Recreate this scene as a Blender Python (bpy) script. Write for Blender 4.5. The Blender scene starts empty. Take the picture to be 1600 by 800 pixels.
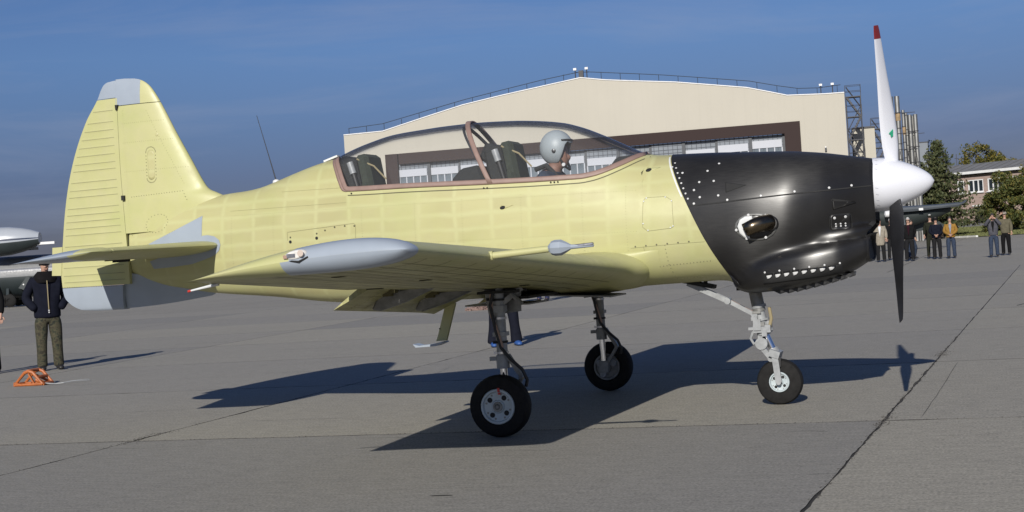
import bpy, bmesh, math, random
from mathutils import Vector, Matrix, noise as mnoise
random.seed(7)
PI = math.pi
S = bpy.context.scene
COL = S.collection

# ------------------------------------------------------------------ camera, sky, sun, exposure
cam = bpy.data.cameras.new('camera'); camo = bpy.data.objects.new('camera', cam); COL.objects.link(camo)
cam.sensor_width = 36.0; cam.lens = 2346.153 * 36 / 1600
cam.clip_start = 0.1; cam.clip_end = 6000
CAM = Vector((3.6533, -12.1886, 1.3633))
_r = Vector((0.947746, 0.312167, -0.065800)); _u = Vector((0.061894, 0.022416, 0.997831)); _f = Vector((-0.312965, 0.949763, -0.001923))
camo.matrix_world = Matrix(((_r.x, _u.x, -_f.x, CAM.x), (_r.y, _u.y, -_f.y, CAM.y), (_r.z, _u.z, -_f.z, CAM.z), (0, 0, 0, 1)))
S.camera = camo

SUN_AZ = math.radians(93.87); SUN_EL = math.radians(26.05)     # direction the light travels in the ground plane; elevation
W = bpy.data.worlds.new('World'); S.world = W; W.use_nodes = True
nt = W.node_tree; nt.nodes.clear()
def N(t, ty, **k):
    n = t.nodes.new(ty)
    for a, b in k.items(): setattr(n, a, b)
    return n
out = N(nt, 'ShaderNodeOutputWorld'); bg = N(nt, 'ShaderNodeBackground'); bg.inputs[1].default_value = 0.088
sky = N(nt, 'ShaderNodeTexSky', sky_type='NISHITA', sun_disc=False)
sky.sun_elevation = SUN_EL; sky.sun_rotation = math.radians(180 - 3.87)
sky.air_density = 1.0; sky.dust_density = 0.4; sky.ozone_density = 3.0
tc = N(nt, 'ShaderNodeTexCoord'); sep = N(nt, 'ShaderNodeSeparateXYZ'); nt.links.new(tc.outputs['Generated'], sep.inputs[0])
# sky tint by height: darker grey low down, upper sky dimmed to weaken fill
rmp = N(nt, 'ShaderNodeValToRGB'); nt.links.new(sep.outputs['Z'], rmp.inputs[0])
e = rmp.color_ramp.elements
e[0].position = 0.0; e[0].color = (0.190, 0.185, 0.300, 1)
e[1].position = 0.35; e[1].color = (0.44, 0.55, 0.80, 1)
x = e.new(0.9); x.color = (0.33, 0.43, 0.66, 1)
x = e.new(0.06); x.color = (0.244, 0.262, 0.45, 1)
x = e.new(0.14); x.color = (0.386, 0.468, 0.69, 1)
mul = N(nt, 'ShaderNodeMix', data_type='RGBA', blend_type='MULTIPLY'); mul.inputs[0].default_value = 1
nt.links.new(sky.outputs[0], mul.inputs[6]); nt.links.new(rmp.outputs[0], mul.inputs[7])
# thin cirrus
mp = N(nt, 'ShaderNodeMapping'); mp.inputs['Location'].default_value = (0.35, 0.2, 0.55); mp.inputs['Scale'].default_value = (1.6, 1.6, 11); mp.inputs['Rotation'].default_value = (0.0, 0.10, 0.3)
nz = N(nt, 'ShaderNodeTexNoise'); nz.inputs['Scale'].default_value = 2.2; nz.inputs['Detail'].default_value = 7; nz.inputs['Roughness'].default_value = 0.62; nz.inputs['Distortion'].default_value = 0.5
nt.links.new(tc.outputs['Generated'], mp.inputs[0]); nt.links.new(mp.outputs[0], nz.inputs[0])
cr = N(nt, 'ShaderNodeValToRGB'); cr.color_ramp.elements[0].position = 0.47; cr.color_ramp.elements[1].position = 0.78
cr.color_ramp.elements[1].color = (0.30, 0.30, 0.30, 1); nt.links.new(nz.outputs[0], cr.inputs[0])
mx = N(nt, 'ShaderNodeMix', data_type='RGBA'); nt.links.new(cr.outputs[0], mx.inputs[0]); nt.links.new(mul.outputs[2], mx.inputs[6])
mx.inputs[7].default_value = (3.6, 4.0, 5.3, 1)
nt.links.new(mx.outputs[2], bg.inputs[0]); nt.links.new(bg.outputs[0], out.inputs[0])

sl = bpy.data.lights.new('sun', 'SUN'); sl.energy = 4.9; sl.angle = math.radians(0.5); sl.color = (1.0, 0.955, 0.88)
so = bpy.data.objects.new('sun', sl); COL.objects.link(so)
_d = Vector((math.cos(SUN_AZ) * math.cos(SUN_EL), math.sin(SUN_AZ) * math.cos(SUN_EL), -math.sin(SUN_EL)))
so.rotation_euler = _d.to_track_quat('-Z', 'Y').to_euler(); so.location = (0, -30, 30)
S.view_settings.view_transform = 'Standard'; S.view_settings.look = 'None'; S.view_settings.exposure = 0.0; S.view_settings.gamma = 1.0
S.render.engine = 'CYCLES'
try:
    S.cycles.max_bounces = 8; S.cycles.transparent_max_bounces = 16
except Exception: pass

# ------------------------------------------------------------------ materials
def newmat(name):
    m = bpy.data.materials.new(name); m.use_nodes = True
    t = m.node_tree; b = t.nodes.get('Principled BSDF')
    return m, t, b
def coord(t, kind='Object', scale=(1, 1, 1), rot=(0, 0, 0)):
    c = N(t, 'ShaderNodeTexCoord'); mpn = N(t, 'ShaderNodeMapping'); mpn.inputs['Scale'].default_value = scale; mpn.inputs['Rotation'].default_value = rot
    t.links.new(c.outputs[kind], mpn.inputs[0]); return mpn.outputs[0]
def noise(t, vec, scale, detail=4, rough=0.55, dist=0.0):
    n = N(t, 'ShaderNodeTexNoise'); n.inputs['Scale'].default_value = scale; n.inputs['Detail'].default_value = detail
    n.inputs['Roughness'].default_value = rough; n.inputs['Distortion'].default_value = dist
    t.links.new(vec, n.inputs['Vector']); return n.outputs[0]
def ramp(t, fac, stops):
    r = N(t, 'ShaderNodeValToRGB'); t.links.new(fac, r.inputs[0]); el = r.color_ramp.elements
    while len(el) > 1: el.remove(el[-1])
    el[0].position = stops[0][0]; el[0].color = (*stops[0][1], 1)
    for p, c in stops[1:]:
        q = el.new(p); q.color = (*c, 1)
    return r.outputs[0]
def mixc(t, fac, a, b, mode='MIX'):
    m = N(t, 'ShaderNodeMix', data_type='RGBA', blend_type=mode)
    for i, v in ((0, fac), (6, a), (7, b)):
        if hasattr(v, 'is_output'): t.links.new(v, m.inputs[i])
        elif isinstance(v, tuple): m.inputs[i].default_value = (*v, 1)
        else: m.inputs[i].default_value = v
    return m.outputs[2]
def bump(t, b, h, strength=0.2, dist=0.01):
    n = N(t, 'ShaderNodeBump'); n.inputs['Strength'].default_value = strength; n.inputs['Distance'].default_value = dist
    t.links.new(h, n.inputs['Height']); t.links.new(n.outputs[0], b.inputs['Normal'])
def mat(name, col, rough=0.5, metal=0.0, var=0.12, scale=6.0, bmp=0.0, stretch=(1, 1, 1), spec=0.5, coat=0.0):
    m, t, b = newmat(name)
    v = coord(t, 'Object', stretch); n = noise(t, v, scale, 5)
    c = ramp(t, n, [(0.25, tuple(max(0, k * (1 - var)) for k in col)), (0.75, tuple(min(1, k * (1 + var)) for k in col))])
    t.links.new(c, b.inputs['Base Color']); b.inputs['Metallic'].default_value = metal
    rr = ramp(t, noise(t, v, scale * 1.7, 3), [(0.2, (max(.02, rough - .08),) * 3), (0.8, (min(1, rough + .08),) * 3)])
    t.links.new(rr, b.inputs['Roughness']); b.inputs['Specular IOR Level'].default_value = spec
    if coat: b.inputs['Coat Weight'].default_value = coat; b.inputs['Coat Roughness'].default_value = 0.12
    if bmp: bump(t, b, noise(t, v, scale * 5, 4), bmp, 0.01)
    m.diffuse_color = (*col, 1)
    return m

def primer_mat(name, patches=True, stain_shade=False):
    """yellow-green chromate primer with faint skin bays, rubbed and tanned here and there"""
    m, t, b = newmat(name)
    v = coord(t, 'Object')
    n1 = noise(t, v, 1.3, 5, 0.6); n2 = noise(t, v, 9.0, 4, 0.6); n3 = noise(t, v, 60, 2)
    base = ramp(t, n1, [(0.28, (0.410, 0.410, 0.172)), (0.52, (0.452, 0.438, 0.215)), (0.75, (0.392, 0.406, 0.170))])
    base = mixc(t, ramp(t, n2, [(0.45, (0, 0, 0)), (0.8, (0.35, 0.35, 0.35))]), base, (0.405, 0.375, 0.225))
    if patches:
        c = N(t, 'ShaderNodeTexCoord'); s = N(t, 'ShaderNodeSeparateXYZ'); t.links.new(c.outputs['Object'], s.inputs[0])
        cm = N(t, 'ShaderNodeCombineXYZ'); t.links.new(s.outputs['X'], cm.inputs[0]); t.links.new(s.outputs['Z'], cm.inputs[1])
        dv = N(t, 'ShaderNodeVectorMath', operation='ADD'); t.links.new(cm.outputs[0], dv.inputs[0])
        nn = N(t, 'ShaderNodeTexNoise'); nn.inputs['Scale'].default_value = 3.1; nn.inputs['Detail'].default_value = 4; t.links.new(c.outputs['Object'], nn.inputs['Vector'])
        sc = N(t, 'ShaderNodeVectorMath', operation='SCALE'); t.links.new(nn.outputs['Color'], sc.inputs[0]); sc.inputs['Scale'].default_value = 0.06
        t.links.new(sc.outputs[0], dv.inputs[1])
        br = N(t, 'ShaderNodeTexBrick'); t.links.new(dv.outputs[0], br.inputs['Vector'])
        br.offset = 0.0; br.inputs['Scale'].default_value = 1.0; br.inputs['Brick Width'].default_value = 0.33; br.inputs['Row Height'].default_value = 0.125
        br.inputs['Mortar Size'].default_value = 0.034; br.inputs['Mortar Smooth'].default_value = 1.0; br.inputs['Bias'].default_value = 0.0
        br.inputs['Color1'].default_value = (0.435, 0.405, 0.200, 1); br.inputs['Color2'].default_value = (0.355, 0.318, 0.158, 1); br.inputs['Mortar'].default_value = (0.465, 0.456, 0.235, 1)
        fade = ramp(t, noise(t, v, 1.1, 2), [(0.36, (0.08, 0.08, 0.08)), (0.60, (0.62, 0.62, 0.62))])
        base = mixc(t, fade, base, br.outputs['Color'])
        hs = N(t, 'ShaderNodeMapping'); hs.inputs['Scale'].default_value = (1.4, 1, 16); t.links.new(c.outputs['Object'], hs.inputs[0])
        st = noise(t, hs.outputs[0], 2.0, 4)
        base = mixc(t, ramp(t, st, [(0.55, (0, 0, 0)), (0.85, (0.22, 0.22, 0.22))]), base, (0.355, 0.32, 0.17))
    if stain_shade:  # oil streaks that also paint in underside shade, kept off the lit leading edge
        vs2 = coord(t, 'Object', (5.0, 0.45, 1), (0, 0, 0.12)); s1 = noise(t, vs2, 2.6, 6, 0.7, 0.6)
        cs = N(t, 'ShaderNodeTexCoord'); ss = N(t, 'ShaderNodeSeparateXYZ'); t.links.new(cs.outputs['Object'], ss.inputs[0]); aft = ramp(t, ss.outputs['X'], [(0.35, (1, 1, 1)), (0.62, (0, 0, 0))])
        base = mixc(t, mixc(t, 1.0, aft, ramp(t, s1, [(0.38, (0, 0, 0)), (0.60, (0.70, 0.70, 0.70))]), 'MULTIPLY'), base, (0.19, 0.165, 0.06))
    t.links.new(base, b.inputs['Base Color'])
    t.links.new(ramp(t, n2, [(0.2, (0.36,) * 3), (0.8, (0.52,) * 3)]), b.inputs['Roughness'])
    b.inputs['Specular IOR Level'].default_value = 0.42
    bump(t, b, mixc(t, 0.25, n2, n3), 0.06, 0.01)
    return m
M = {}
M['primer'] = primer_mat('chromate_primer')
M['primer_plain'] = primer_mat('chromate_primer_plain', False)
M['primer_wing'] = primer_mat('chromate_primer_oil_and_shade', False, True)
M['grey'] = mat('blue_grey_primer', (0.295, 0.335, 0.385), 0.33, var=0.06, scale=4, bmp=0.02, coat=0.3)
M['ribline'] = mat('panel_gap_dark', (0.10, 0.095, 0.05), 0.7)
M['gap'] = mat('gap_black', (0.012, 0.012, 0.012), 0.8)
M['pink'] = mat('canopy_frame_primer', (0.245, 0.165, 0.138), 0.5, var=0.12, scale=14, bmp=0.05)
M['darkframe'] = mat('frame_inner_dark', (0.022, 0.024, 0.03), 0.5)
M['white'] = mat('spinner_white_paint', (0.66, 0.67, 0.71), 0.28, var=0.02, scale=3, coat=0.4)
M['bladeblack'] = mat('blade_black_paint', (0.016, 0.016, 0.018), 0.45)
M['bladered'] = mat('blade_red_tip', (0.20, 0.018, 0.018), 0.4)
M['logogreen'] = mat('maker_mark_green', (0.02, 0.30, 0.16), 0.4)
M['steel'] = mat('bare_steel', (0.50, 0.49, 0.48), 0.3, metal=1.0, var=0.15, scale=12)
M['chrome'] = mat('polished_piston', (0.72, 0.73, 0.75), 0.09, metal=1.0, var=0.03)
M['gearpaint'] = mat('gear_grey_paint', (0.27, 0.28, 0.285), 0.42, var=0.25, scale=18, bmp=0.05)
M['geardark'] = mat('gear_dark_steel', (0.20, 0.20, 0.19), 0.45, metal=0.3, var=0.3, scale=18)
M['rim'] = mat('wheel_rim_paint', (0.40, 0.455, 0.47), 0.4, var=0.10, scale=20)
M['rubber'] = mat('tyre_rubber', (0.011, 0.0105, 0.010), 0.8, var=0.4, scale=22, bmp=0.1, spec=.25)
M['hose'] = mat('hose_black', (0.015, 0.015, 0.016), 0.55)
M['brown'] = mat('copper_brown_link', (0.34, 0.22, 0.16), 0.5, var=0.2)
M['seamline'] = mat('skin_joint_tan', (0.24, 0.225, 0.11), 0.7)  # tan line colour for panel joints and rivet rows
M['fastener'] = mat('fastener_white', (0.55, 0.55, 0.54), 0.4)
M['fabricblack'] = mat('seat_black_fabric', (0.015, 0.017, 0.018), 0.85, var=0.3, scale=30, bmp=0.2)
M['seatgreen'] = mat('seat_dark_green_cushion', (0.022, 0.030, 0.020), 0.85, var=0.3, scale=25, bmp=0.2)
M['tan'] = mat('harness_strap_tan', (0.28, 0.23, 0.13), 0.8)
M['exhaust'] = mat('exhaust_heat_tinted_steel', (0.17, 0.135, 0.09), 0.28, metal=1.0, var=0.35, scale=9)
M['insulator'] = mat('pale_blade', (0.62, 0.63, 0.62), 0.5)
M['red'] = mat('signal_red', (0.45, 0.03, 0.02), 0.5)
M['lens'] = mat('lamp_housing_white', (0.66, 0.64, 0.60), 0.3, var=0.15, scale=40)
M['lampbulb'] = mat('lamp_amber_bulb', (0.50, 0.42, 0.36), 0.2)

def cowl_mat():
    m, t, b = newmat('engine_cowl_black_composite')
    v = coord(t, 'Object', (1.0, 1.0, 1.0)); vs = coord(t, 'Object', (2.5, 5, 30))
    n1 = noise(t, v, 2.2, 5); n2 = noise(t, vs, 5, 3)
    c = ramp(t, n1, [(0.3, (0.008, 0.0076, 0.0075)), (0.7, (0.015, 0.0143, 0.0138))])
    t.links.new(c, b.inputs['Base Color'])
    rr = ramp(t, mixc(t, 0.5, n1, n2), [(0.25, (0.27,) * 3), (0.75, (0.42,) * 3)])
    t.links.new(rr, b.inputs['Roughness']); b.inputs['Specular IOR Level'].default_value = 0.42
    tg = N(t, 'ShaderNodeTangent', direction_type='RADIAL', axis='X'); t.links.new(tg.outputs[0], b.inputs['Tangent']); b.inputs['Anisotropic'].default_value = 0.85; b.inputs['Anisotropic Rotation'].default_value = 0.0
    b.inputs['Coat Weight'].default_value = 0.12; b.inputs['Coat Roughness'].default_value = 0.25
    bump(t, b, n2, 0.05, 0.004)
    return m
M['cowl'] = cowl_mat()

def glass_mat(name, tint=(0.965, 0.972, 0.98), rough=0.01, blend=0.16):
    m = bpy.data.materials.new(name); m.use_nodes = True; t = m.node_tree; t.nodes.clear()
    o = N(t, 'ShaderNodeOutputMaterial'); tr = N(t, 'ShaderNodeBsdfTransparent'); gl = N(t, 'ShaderNodeBsdfGlossy'); mxs = N(t, 'ShaderNodeMixShader')
    lf_ = N(t, 'ShaderNodeLayerWeight'); lf_.inputs[0].default_value = 0.5
    t.links.new(ramp(t, lf_.outputs['Facing'], [(0.0, tint), (0.44, tint), (0.56, (0.42, 0.47, 0.60)), (0.75, (0.36, 0.41, 0.55)), (1.0, (0.36, 0.41, 0.53))]), tr.inputs[0])  # slate edge colour painted in for sky refracted at the canopy rim
    pass; gl.inputs['Roughness'].default_value = rough; gl.inputs[0].default_value = (0.95, 0.97, 1, 1)
    lw = N(t, 'ShaderNodeLayerWeight'); lw.inputs[0].default_value = blend
    mm = N(t, 'ShaderNodeMath', operation='MULTIPLY'); mm.inputs[1].default_value = 0.65
    t.links.new(lw.outputs['Fresnel'], mm.inputs[0]); t.links.new(mm.outputs[0], mxs.inputs[0])
    df_ = N(t, 'ShaderNodeBsdfDiffuse'); df_.inputs[0].default_value = (0.7, 0.7, 0.7, 1); m2 = N(t, 'ShaderNodeMixShader'); m2.inputs[0].default_value = 0.035   # pale haze mixed in for the canopy's soft reflections
    t.links.new(tr.outputs[0], m2.inputs[1]); t.links.new(df_.outputs[0], m2.inputs[2])
    t.links.new(m2.outputs[0], mxs.inputs[1]); t.links.new(gl.outputs[0], mxs.inputs[2]); t.links.new(mxs.outputs[0], o.inputs[0])
    return m
M['glass'] = glass_mat('canopy_acrylic')
M['window'] = mat('dark_window_glass', (0.02, 0.026, 0.032), 0.06, var=0.3, scale=0.8, spec=0.8)

# ------------------------------------------------------------------ mesh builder
class B:
    def __init__(s): s.v = []; s.f = []; s.m = []
    def add(s, vs, fs, mi=0):
        o = len(s.v); s.v += [tuple(p) for p in vs]; s.f += [tuple(i + o for i in f) for f in fs]; s.m += [mi] * len(fs); return s
    def box(s, c, d, mi=0, rz=0.0, rot=None):
        hx, hy, hz = d[0] / 2, d[1] / 2, d[2] / 2
        R = rot if rot is not None else Matrix.Rotation(rz, 3, 'Z'); c = Vector(c)
        vs = [c + R @ Vector((sx * hx, sy * hy, sz * hz)) for sz in (-1, 1) for sy in (-1, 1) for sx in (-1, 1)]
        return s.add(vs, [(0, 2, 3, 1), (4, 5, 7, 6), (0, 1, 5, 4), (2, 6, 7, 3), (0, 4, 6, 2), (1, 3, 7, 5)], mi)
    def bar(s, a, b, w, h=None, mi=0):
        a = Vector(a); b = Vector(b); d = b - a; L = d.length
        R = d.to_track_quat('X', 'Z').to_matrix()
        return s.box((a + b) / 2, (L, w, h or w), mi, rot=R)
    def tube(s, pts, r, n=10, mi=0, caps=True):
        pts = [Vector(p) for p in pts]; rs = r if isinstance(r, (list, tuple)) else [r] * len(pts)
        vs = []; up = None
        for i, p in enumerate(pts):
            d = (pts[min(i + 1, len(pts) - 1)] - pts[max(i - 1, 0)]).normalized()
            if up is None: up = Vector((0, 0, 1)) if abs(d.z) < 0.9 else Vector((1, 0, 0))
            a = d.cross(up).normalized(); b = a.cross(d).normalized(); up = b
            for k in range(n):
                t = 2 * PI * k / n; vs.append(p + (a * math.cos(t) + b * math.sin(t)) * rs[i])
        fs = [(i * n + k, i * n + (k + 1) % n, (i + 1) * n + (k + 1) % n, (i + 1) * n + k) for i in range(len(pts) - 1) for k in range(n)]
        if caps: fs += [tuple(range(n)), tuple(reversed(range((len(pts) - 1) * n, len(pts) * n)))]
        return s.add(vs, fs, mi)
    def lathe(s, prof, o=(0, 0, 0), axis='X', n=32, mi=0, sy=1.0):
        o = Vector(o); vs = []; fs = []
        for (h, r) in prof:
            for k in range(n):
                t = 2 * PI * k / n; c, q = r * math.cos(t), r * math.sin(t) * sy
                vs.append(o + (Vector((h, c, q)) if axis == 'X' else Vector((c, h, q)) if axis == 'Y' else Vector((c, q, h))))
        for i in range(len(prof) - 1):
            for k in range(n): fs.append((i * n + k, i * n + (k + 1) % n, (i + 1) * n + (k + 1) % n, (i + 1) * n + k))
        return s.add(vs, fs, mi)
    def grid(s, rows, mi=0, closed=False, mif=None):
        n = len(rows[0]); vs = [p for r in rows for p in r]; o = len(s.v); s.v += [tuple(p) for p in vs]
        for i in range(len(rows) - 1):
            for k in range(n if closed else n - 1):
                f = (i * n + k, i * n + (k + 1) % n, (i + 1) * n + (k + 1) % n, (i + 1) * n + k)
                s.f.append(tuple(q + o for q in f))
                s.m.append(mif(i, k) if mif else mi)
        return s
    def prism(s, poly, fn, t0, t1, mi=0):
        n = len(poly); vs = [fn(p, t0) for p in poly] + [fn(p, t1) for p in poly]
        return s.add(vs, [tuple(range(n))[::-1], tuple(range(n, 2 * n))] + [(i, (i + 1) % n, n + (i + 1) % n, n + i) for i in range(n)], mi)
    def mesh(s, name, mats, smooth=False, merge=0.0, angle=35):
        me = bpy.data.meshes.new(name); me.from_pydata(s.v, [], s.f)
        for q in (mats if isinstance(mats, (list, tuple)) else [mats]): me.materials.append(q)
        me.polygons.foreach_set('material_index', s.m)
        bm = bmesh.new(); bm.from_mesh(me)
        if merge: bmesh.ops.remove_doubles(bm, verts=bm.verts, dist=merge)
        bmesh.ops.recalc_face_normals(bm, faces=bm.faces)
        if smooth:
            for f in bm.faces: f.smooth = True
            if angle < 180:
                a = math.radians(angle)
                for ed in bm.edges:
                    if len(ed.link_faces) == 2 and ed.calc_face_angle(0) > a: ed.smooth = False
        bm.to_mesh(me); bm.free(); me.update()
        return me
    def obj(s, name, mats, parent=None, smooth=False, merge=0.0, angle=35, label=None):
        return link(name, s.mesh(name, mats, smooth, merge, angle), parent, label)
def link(name, me, parent=None, label=None):
    o = bpy.data.objects.new(name, me); COL.objects.link(o)
    if parent is not None: o.parent = parent
    if label: o['label'] = label
    return o
def thing(name, label, cat, loc=(0, 0, 0), rz=0.0, group=None):
    o = bpy.data.objects.new(name, None); COL.objects.link(o); o.location = loc; o.rotation_euler = (0, 0, rz); o.empty_display_size = 0.3
    return tag(o, label, cat, group)
def tag(o, label, cat, group=None):
    o['label'] = label; o['category'] = cat
    if group: o['group'] = group
    return o
def kind(o, k): o['kind'] = k; return o
def solid(o, t, offset=0.0):
    m = o.modifiers.new('thickness', 'SOLIDIFY'); m.thickness = t; m.offset = offset; return o
def copy_tree(o, parent=None):
    c = o.copy(); COL.objects.link(c)
    if parent is not None: c.parent = parent
    for ch in o.children: copy_tree(ch, c)
    return c
def curve(pts):
    """monotone cubic through the points"""
    X = [p[0] for p in pts]; Y = [p[1] for p in pts]; n = len(X)
    d = [(Y[i + 1] - Y[i]) / (X[i + 1] - X[i]) for i in range(n - 1)]
    m = [d[0]] + [0 if d[i - 1] * d[i] <= 0 else 2 * d[i - 1] * d[i] / (d[i - 1] + d[i]) for i in range(1, n - 1)] + [d[-1]]
    def f(x):
        if x <= X[0]: return Y[0]
        if x >= X[-1]: return Y[-1]
        i = 0
        while x > X[i + 1]: i += 1
        h = X[i + 1] - X[i]; t = (x - X[i]) / h
        return (2 * t**3 - 3 * t * t + 1) * Y[i] + (t**3 - 2 * t * t + t) * h * m[i] + (-2 * t**3 + 3 * t * t) * Y[i + 1] + (t**3 - t * t) * h * m[i + 1]
    return f
def lin(a, b, t): return a + (b - a) * t
def frange(a, b, n): return [a + (b - a) * i / n for i in range(n + 1)]

# ------------------------------------------------------------------ ground: concrete apron of separate slabs
def concrete(name, far=False):
    m, t, b = newmat(name)
    v = coord(t, 'Object'); vx = coord(t, 'Object', (0.35, 2.6, 1)); vf = coord(t, 'Object', (2.0, 26, 1)); vb = coord(t, 'Object', (24, 0.8, 1))
    big = noise(t, v, 0.22, 6, 0.65, 0.8); mid = noise(t, vx, 0.8, 6, 0.65); fine = noise(t, v, 55, 3, 0.7); streak = noise(t, vf, 1.4, 5, 0.7); broom = noise(t, vb, 3.0, 3, 0.6)
    c = ramp(t, big, [(0.30, (0.215, 0.208, 0.198)), (0.68, (0.365, 0.348, 0.315))])
    c = mixc(t, 0.55, c, ramp(t, mid, [(0.3, (0.225, 0.216, 0.202)), (0.7, (0.345, 0.330, 0.302))]))
    c = mixc(t, ramp(t, streak, [(0.56, (0, 0, 0)), (0.76, (0.55, 0.55, 0.55))]), c, (0.135, 0.130, 0.124))
    c = mixc(t, ramp(t, broom, [(0.35, (0, 0, 0)), (0.8, (0.16, 0.16, 0.16))]), c, (0.40, 0.385, 0.36))
    c = mixc(t, 0.62, c, ramp(t, fine, [(0.36, (0.11, 0.107, 0.10)), (0.64, (0.50, 0.48, 0.445))]))
    med = noise(t, coord(t, 'Object', (0.8, 3.0, 1)), 7, 5, 0.75); c = mixc(t, 0.30, c, ramp(t, med, [(0.35, (0.16, 0.155, 0.148)), (0.65, (0.44, 0.42, 0.39))]))
    spk = noise(t, v, 17, 6, 0.8); c = mixc(t, ramp(t, spk, [(0.62, (0, 0, 0)), (0.74, (0.5, 0.5, 0.5))]), c, (0.15, 0.145, 0.135))
    oi = N(t, 'ShaderNodeObjectInfo')
    c = mixc(t, 1.0, c, ramp(t, oi.outputs['Random'], [(0, (0.87, 0.875, 0.90)), (0.5, (0.98, 0.975, 0.98)), (1, (1.10, 1.085, 1.04))]), 'MULTIPLY')
    if far:
        c2 = N(t, 'ShaderNodeTexCoord'); br = N(t, 'ShaderNodeTexBrick'); t.links.new(c2.outputs['Object'], br.inputs['Vector']); br.offset = 0.0
        br.inputs['Scale'].default_value = 1; br.inputs['Brick Width'].default_value = 6.65; br.inputs['Row Height'].default_value = 4.7; br.inputs['Mortar Size'].default_value = 0.035
        br.inputs['Color1'].default_value = (1, 1, 1, 1); br.inputs['Color2'].default_value = (0.92, 0.92, 0.93, 1); br.inputs['Mortar'].default_value = (0.5, 0.5, 0.5, 1)
        c = mixc(t, 1.0, c, br.outputs['Color'], 'MULTIPLY')
    c = mixc(t, 1.0, c, (0.875, 0.868, 0.820), 'MULTIPLY')
    t.links.new(c, b.inputs['Base Color']); b.inputs['Roughness'].default_value = 0.82; b.inputs['Specular IOR Level'].default_value = 0.25
    bump(t, b, mixc(t, 0.5, fine, streak), 0.22, 0.006)
    return m
M['concrete'] = concrete('apron_concrete'); M['concrete_far'] = concrete('apron_concrete_far', True)
M['filler'] = mat('joint_filler_tar', (0.022, 0.021, 0.019), 0.9, var=0.5, scale=8)
M['crumb'] = mat('crumbled_joint', (0.075, 0.07, 0.062), 0.95, var=0.6, scale=25, bmp=0.6)

g = B(); g.add([(-3000, -400, -0.03), (3000, -400, -0.03), (3000, 5000, -0.03), (-3000, 5000, -0.03)], [(0, 1, 2, 3)])
ground = kind(g.obj('ground', M['concrete_far']), 'structure')
apron = B()
def jx(k, Y): X = 2.785 + 6.2 * k; return X + (0.0087 * X + 0.0097) * Y
def jy(j, X): return -1.262 + 4.62 * j + 0.006 * X
def corner(k, j):
    Y = jy(j, 0); 
    for _ in range(3): X = jx(k, Y); Y = jy(j, X)
    return Vector((X, Y, 0))
K0, K1, J0, J1 = -7, 4, -3, 8
apron.add([corner(K0, J0) + Vector((0, 0, -.007)), corner(K1, J0) + Vector((0, 0, -.007)), corner(K1, J1) + Vector((0, 0, -.007)), corner(K0, J1) + Vector((0, 0, -.007))], [(0, 1, 2, 3)])
apron = kind(apron.obj('apron', M['filler']), 'structure')
rg = random.Random(3)
def jit(p, amp):
    return amp * (mnoise.noise(Vector((p.x * 2.3, p.y * 2.3, 1.7))) + 0.8 * mnoise.noise(Vector((p.x * 11, p.y * 11, 4.1))) + 0.8 * max(0, mnoise.noise(Vector((p.x * 0.9, p.y * 0.9, 9.3))) - 0.25))
for k in range(K0, K1):
    for j in range(J0, J1):
        cs = [corner(k, j), corner(k + 1, j), corner(k + 1, j + 1), corner(k, j + 1)]
        near = -2 <= k <= 1 and -2 <= j <= 2
        per = []
        for i in range(4):
            a, b2 = cs[i], cs[(i + 1) % 4]; d = (b2 - a).normalized(); nin = Vector((-d.y, d.x, 0)); nn = 44 if near else 8
            for q in range(nn):
                p = a.lerp(b2, q / nn); wdt = 0.0105 if i in (0, 2) else 0.0075
                off = max(0.003, wdt + jit(p + nin * 0.3, 0.017 if near else 0.003))
                pp = p + nin * off
                if q == 0: pp = p + nin * (wdt + .004) + d * (wdt + .004)
                per.append(pp)
        n = len(per); s_ = B()
        s_.add([tuple(p) for p in per] + [(p.x, p.y, -0.026) for p in per], [tuple(range(n))] + [])
        s_.add([tuple(p) for p in per] + [(p.x, p.y, -0.026) for p in per], [((i + 1) % n, i, n + i, n + (i + 1) % n) for i in range(n)], 1)
        s_.obj('slab', [M['concrete'], M['filler']], apron)
# hairline cracks and crumbled joint edges on the near slabs
ck = B()
def crack(pts, w, z=0.0035, seg=10, amp=0.03):
    P = []
    for a, b2 in zip(pts[:-1], pts[1:]):
        for q in range(seg): P.append(Vector((*a, 0)).lerp(Vector((*b2, 0)), q / seg))
    P.append(Vector((*pts[-1], 0))); L = []; Rr = []
    for i, p in enumerate(P):
        d = (P[min(i + 1, len(P) - 1)] - P[max(i - 1, 0)]).normalized(); nn = Vector((-d.y, d.x, 0))
        p = p + nn * amp * mnoise.noise(p * 2.1); ww = w * (0.35 + 0.9 * abs(mnoise.noise(p * 5.3 + Vector((3, 1, 0)))))
        if i in (0, len(P) - 1): ww *= 0.15
        L.append(p + nn * ww + Vector((0, 0, z))); Rr.append(p - nn * ww + Vector((0, 0, z)))
    ck.grid([L, Rr])
crack([(3.12, 3.3), (3.07, 1.2), (3.0, -1.15)], 0.0028, amp=0.008)
crack([(4.0, 14.2), (3.75, 13.0)], 0.03); crack([(-4.3, -3.9), (-3.9, -3.95)], 0.02); crack([(0.42, -4.18), (0.56, -4.16)], 0.012)
for i in range(130):
    x0 = rg.uniform(-14, 5.5); y0 = rg.uniform(-4.5, 20); l = rg.uniform(0.3, 1.6)
    crack([(x0, y0), (x0 + l * .5, y0 + rg.uniform(-.04, .04)), (x0 + l, y0 + rg.uniform(-.06, .06))], rg.uniform(0.0015, 0.0055) * (1 + max(0, y0) * .07), amp=0.04, seg=6)
kind(ck.obj('crack', M['filler'], apron), 'stuff')
cb = B()
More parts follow.
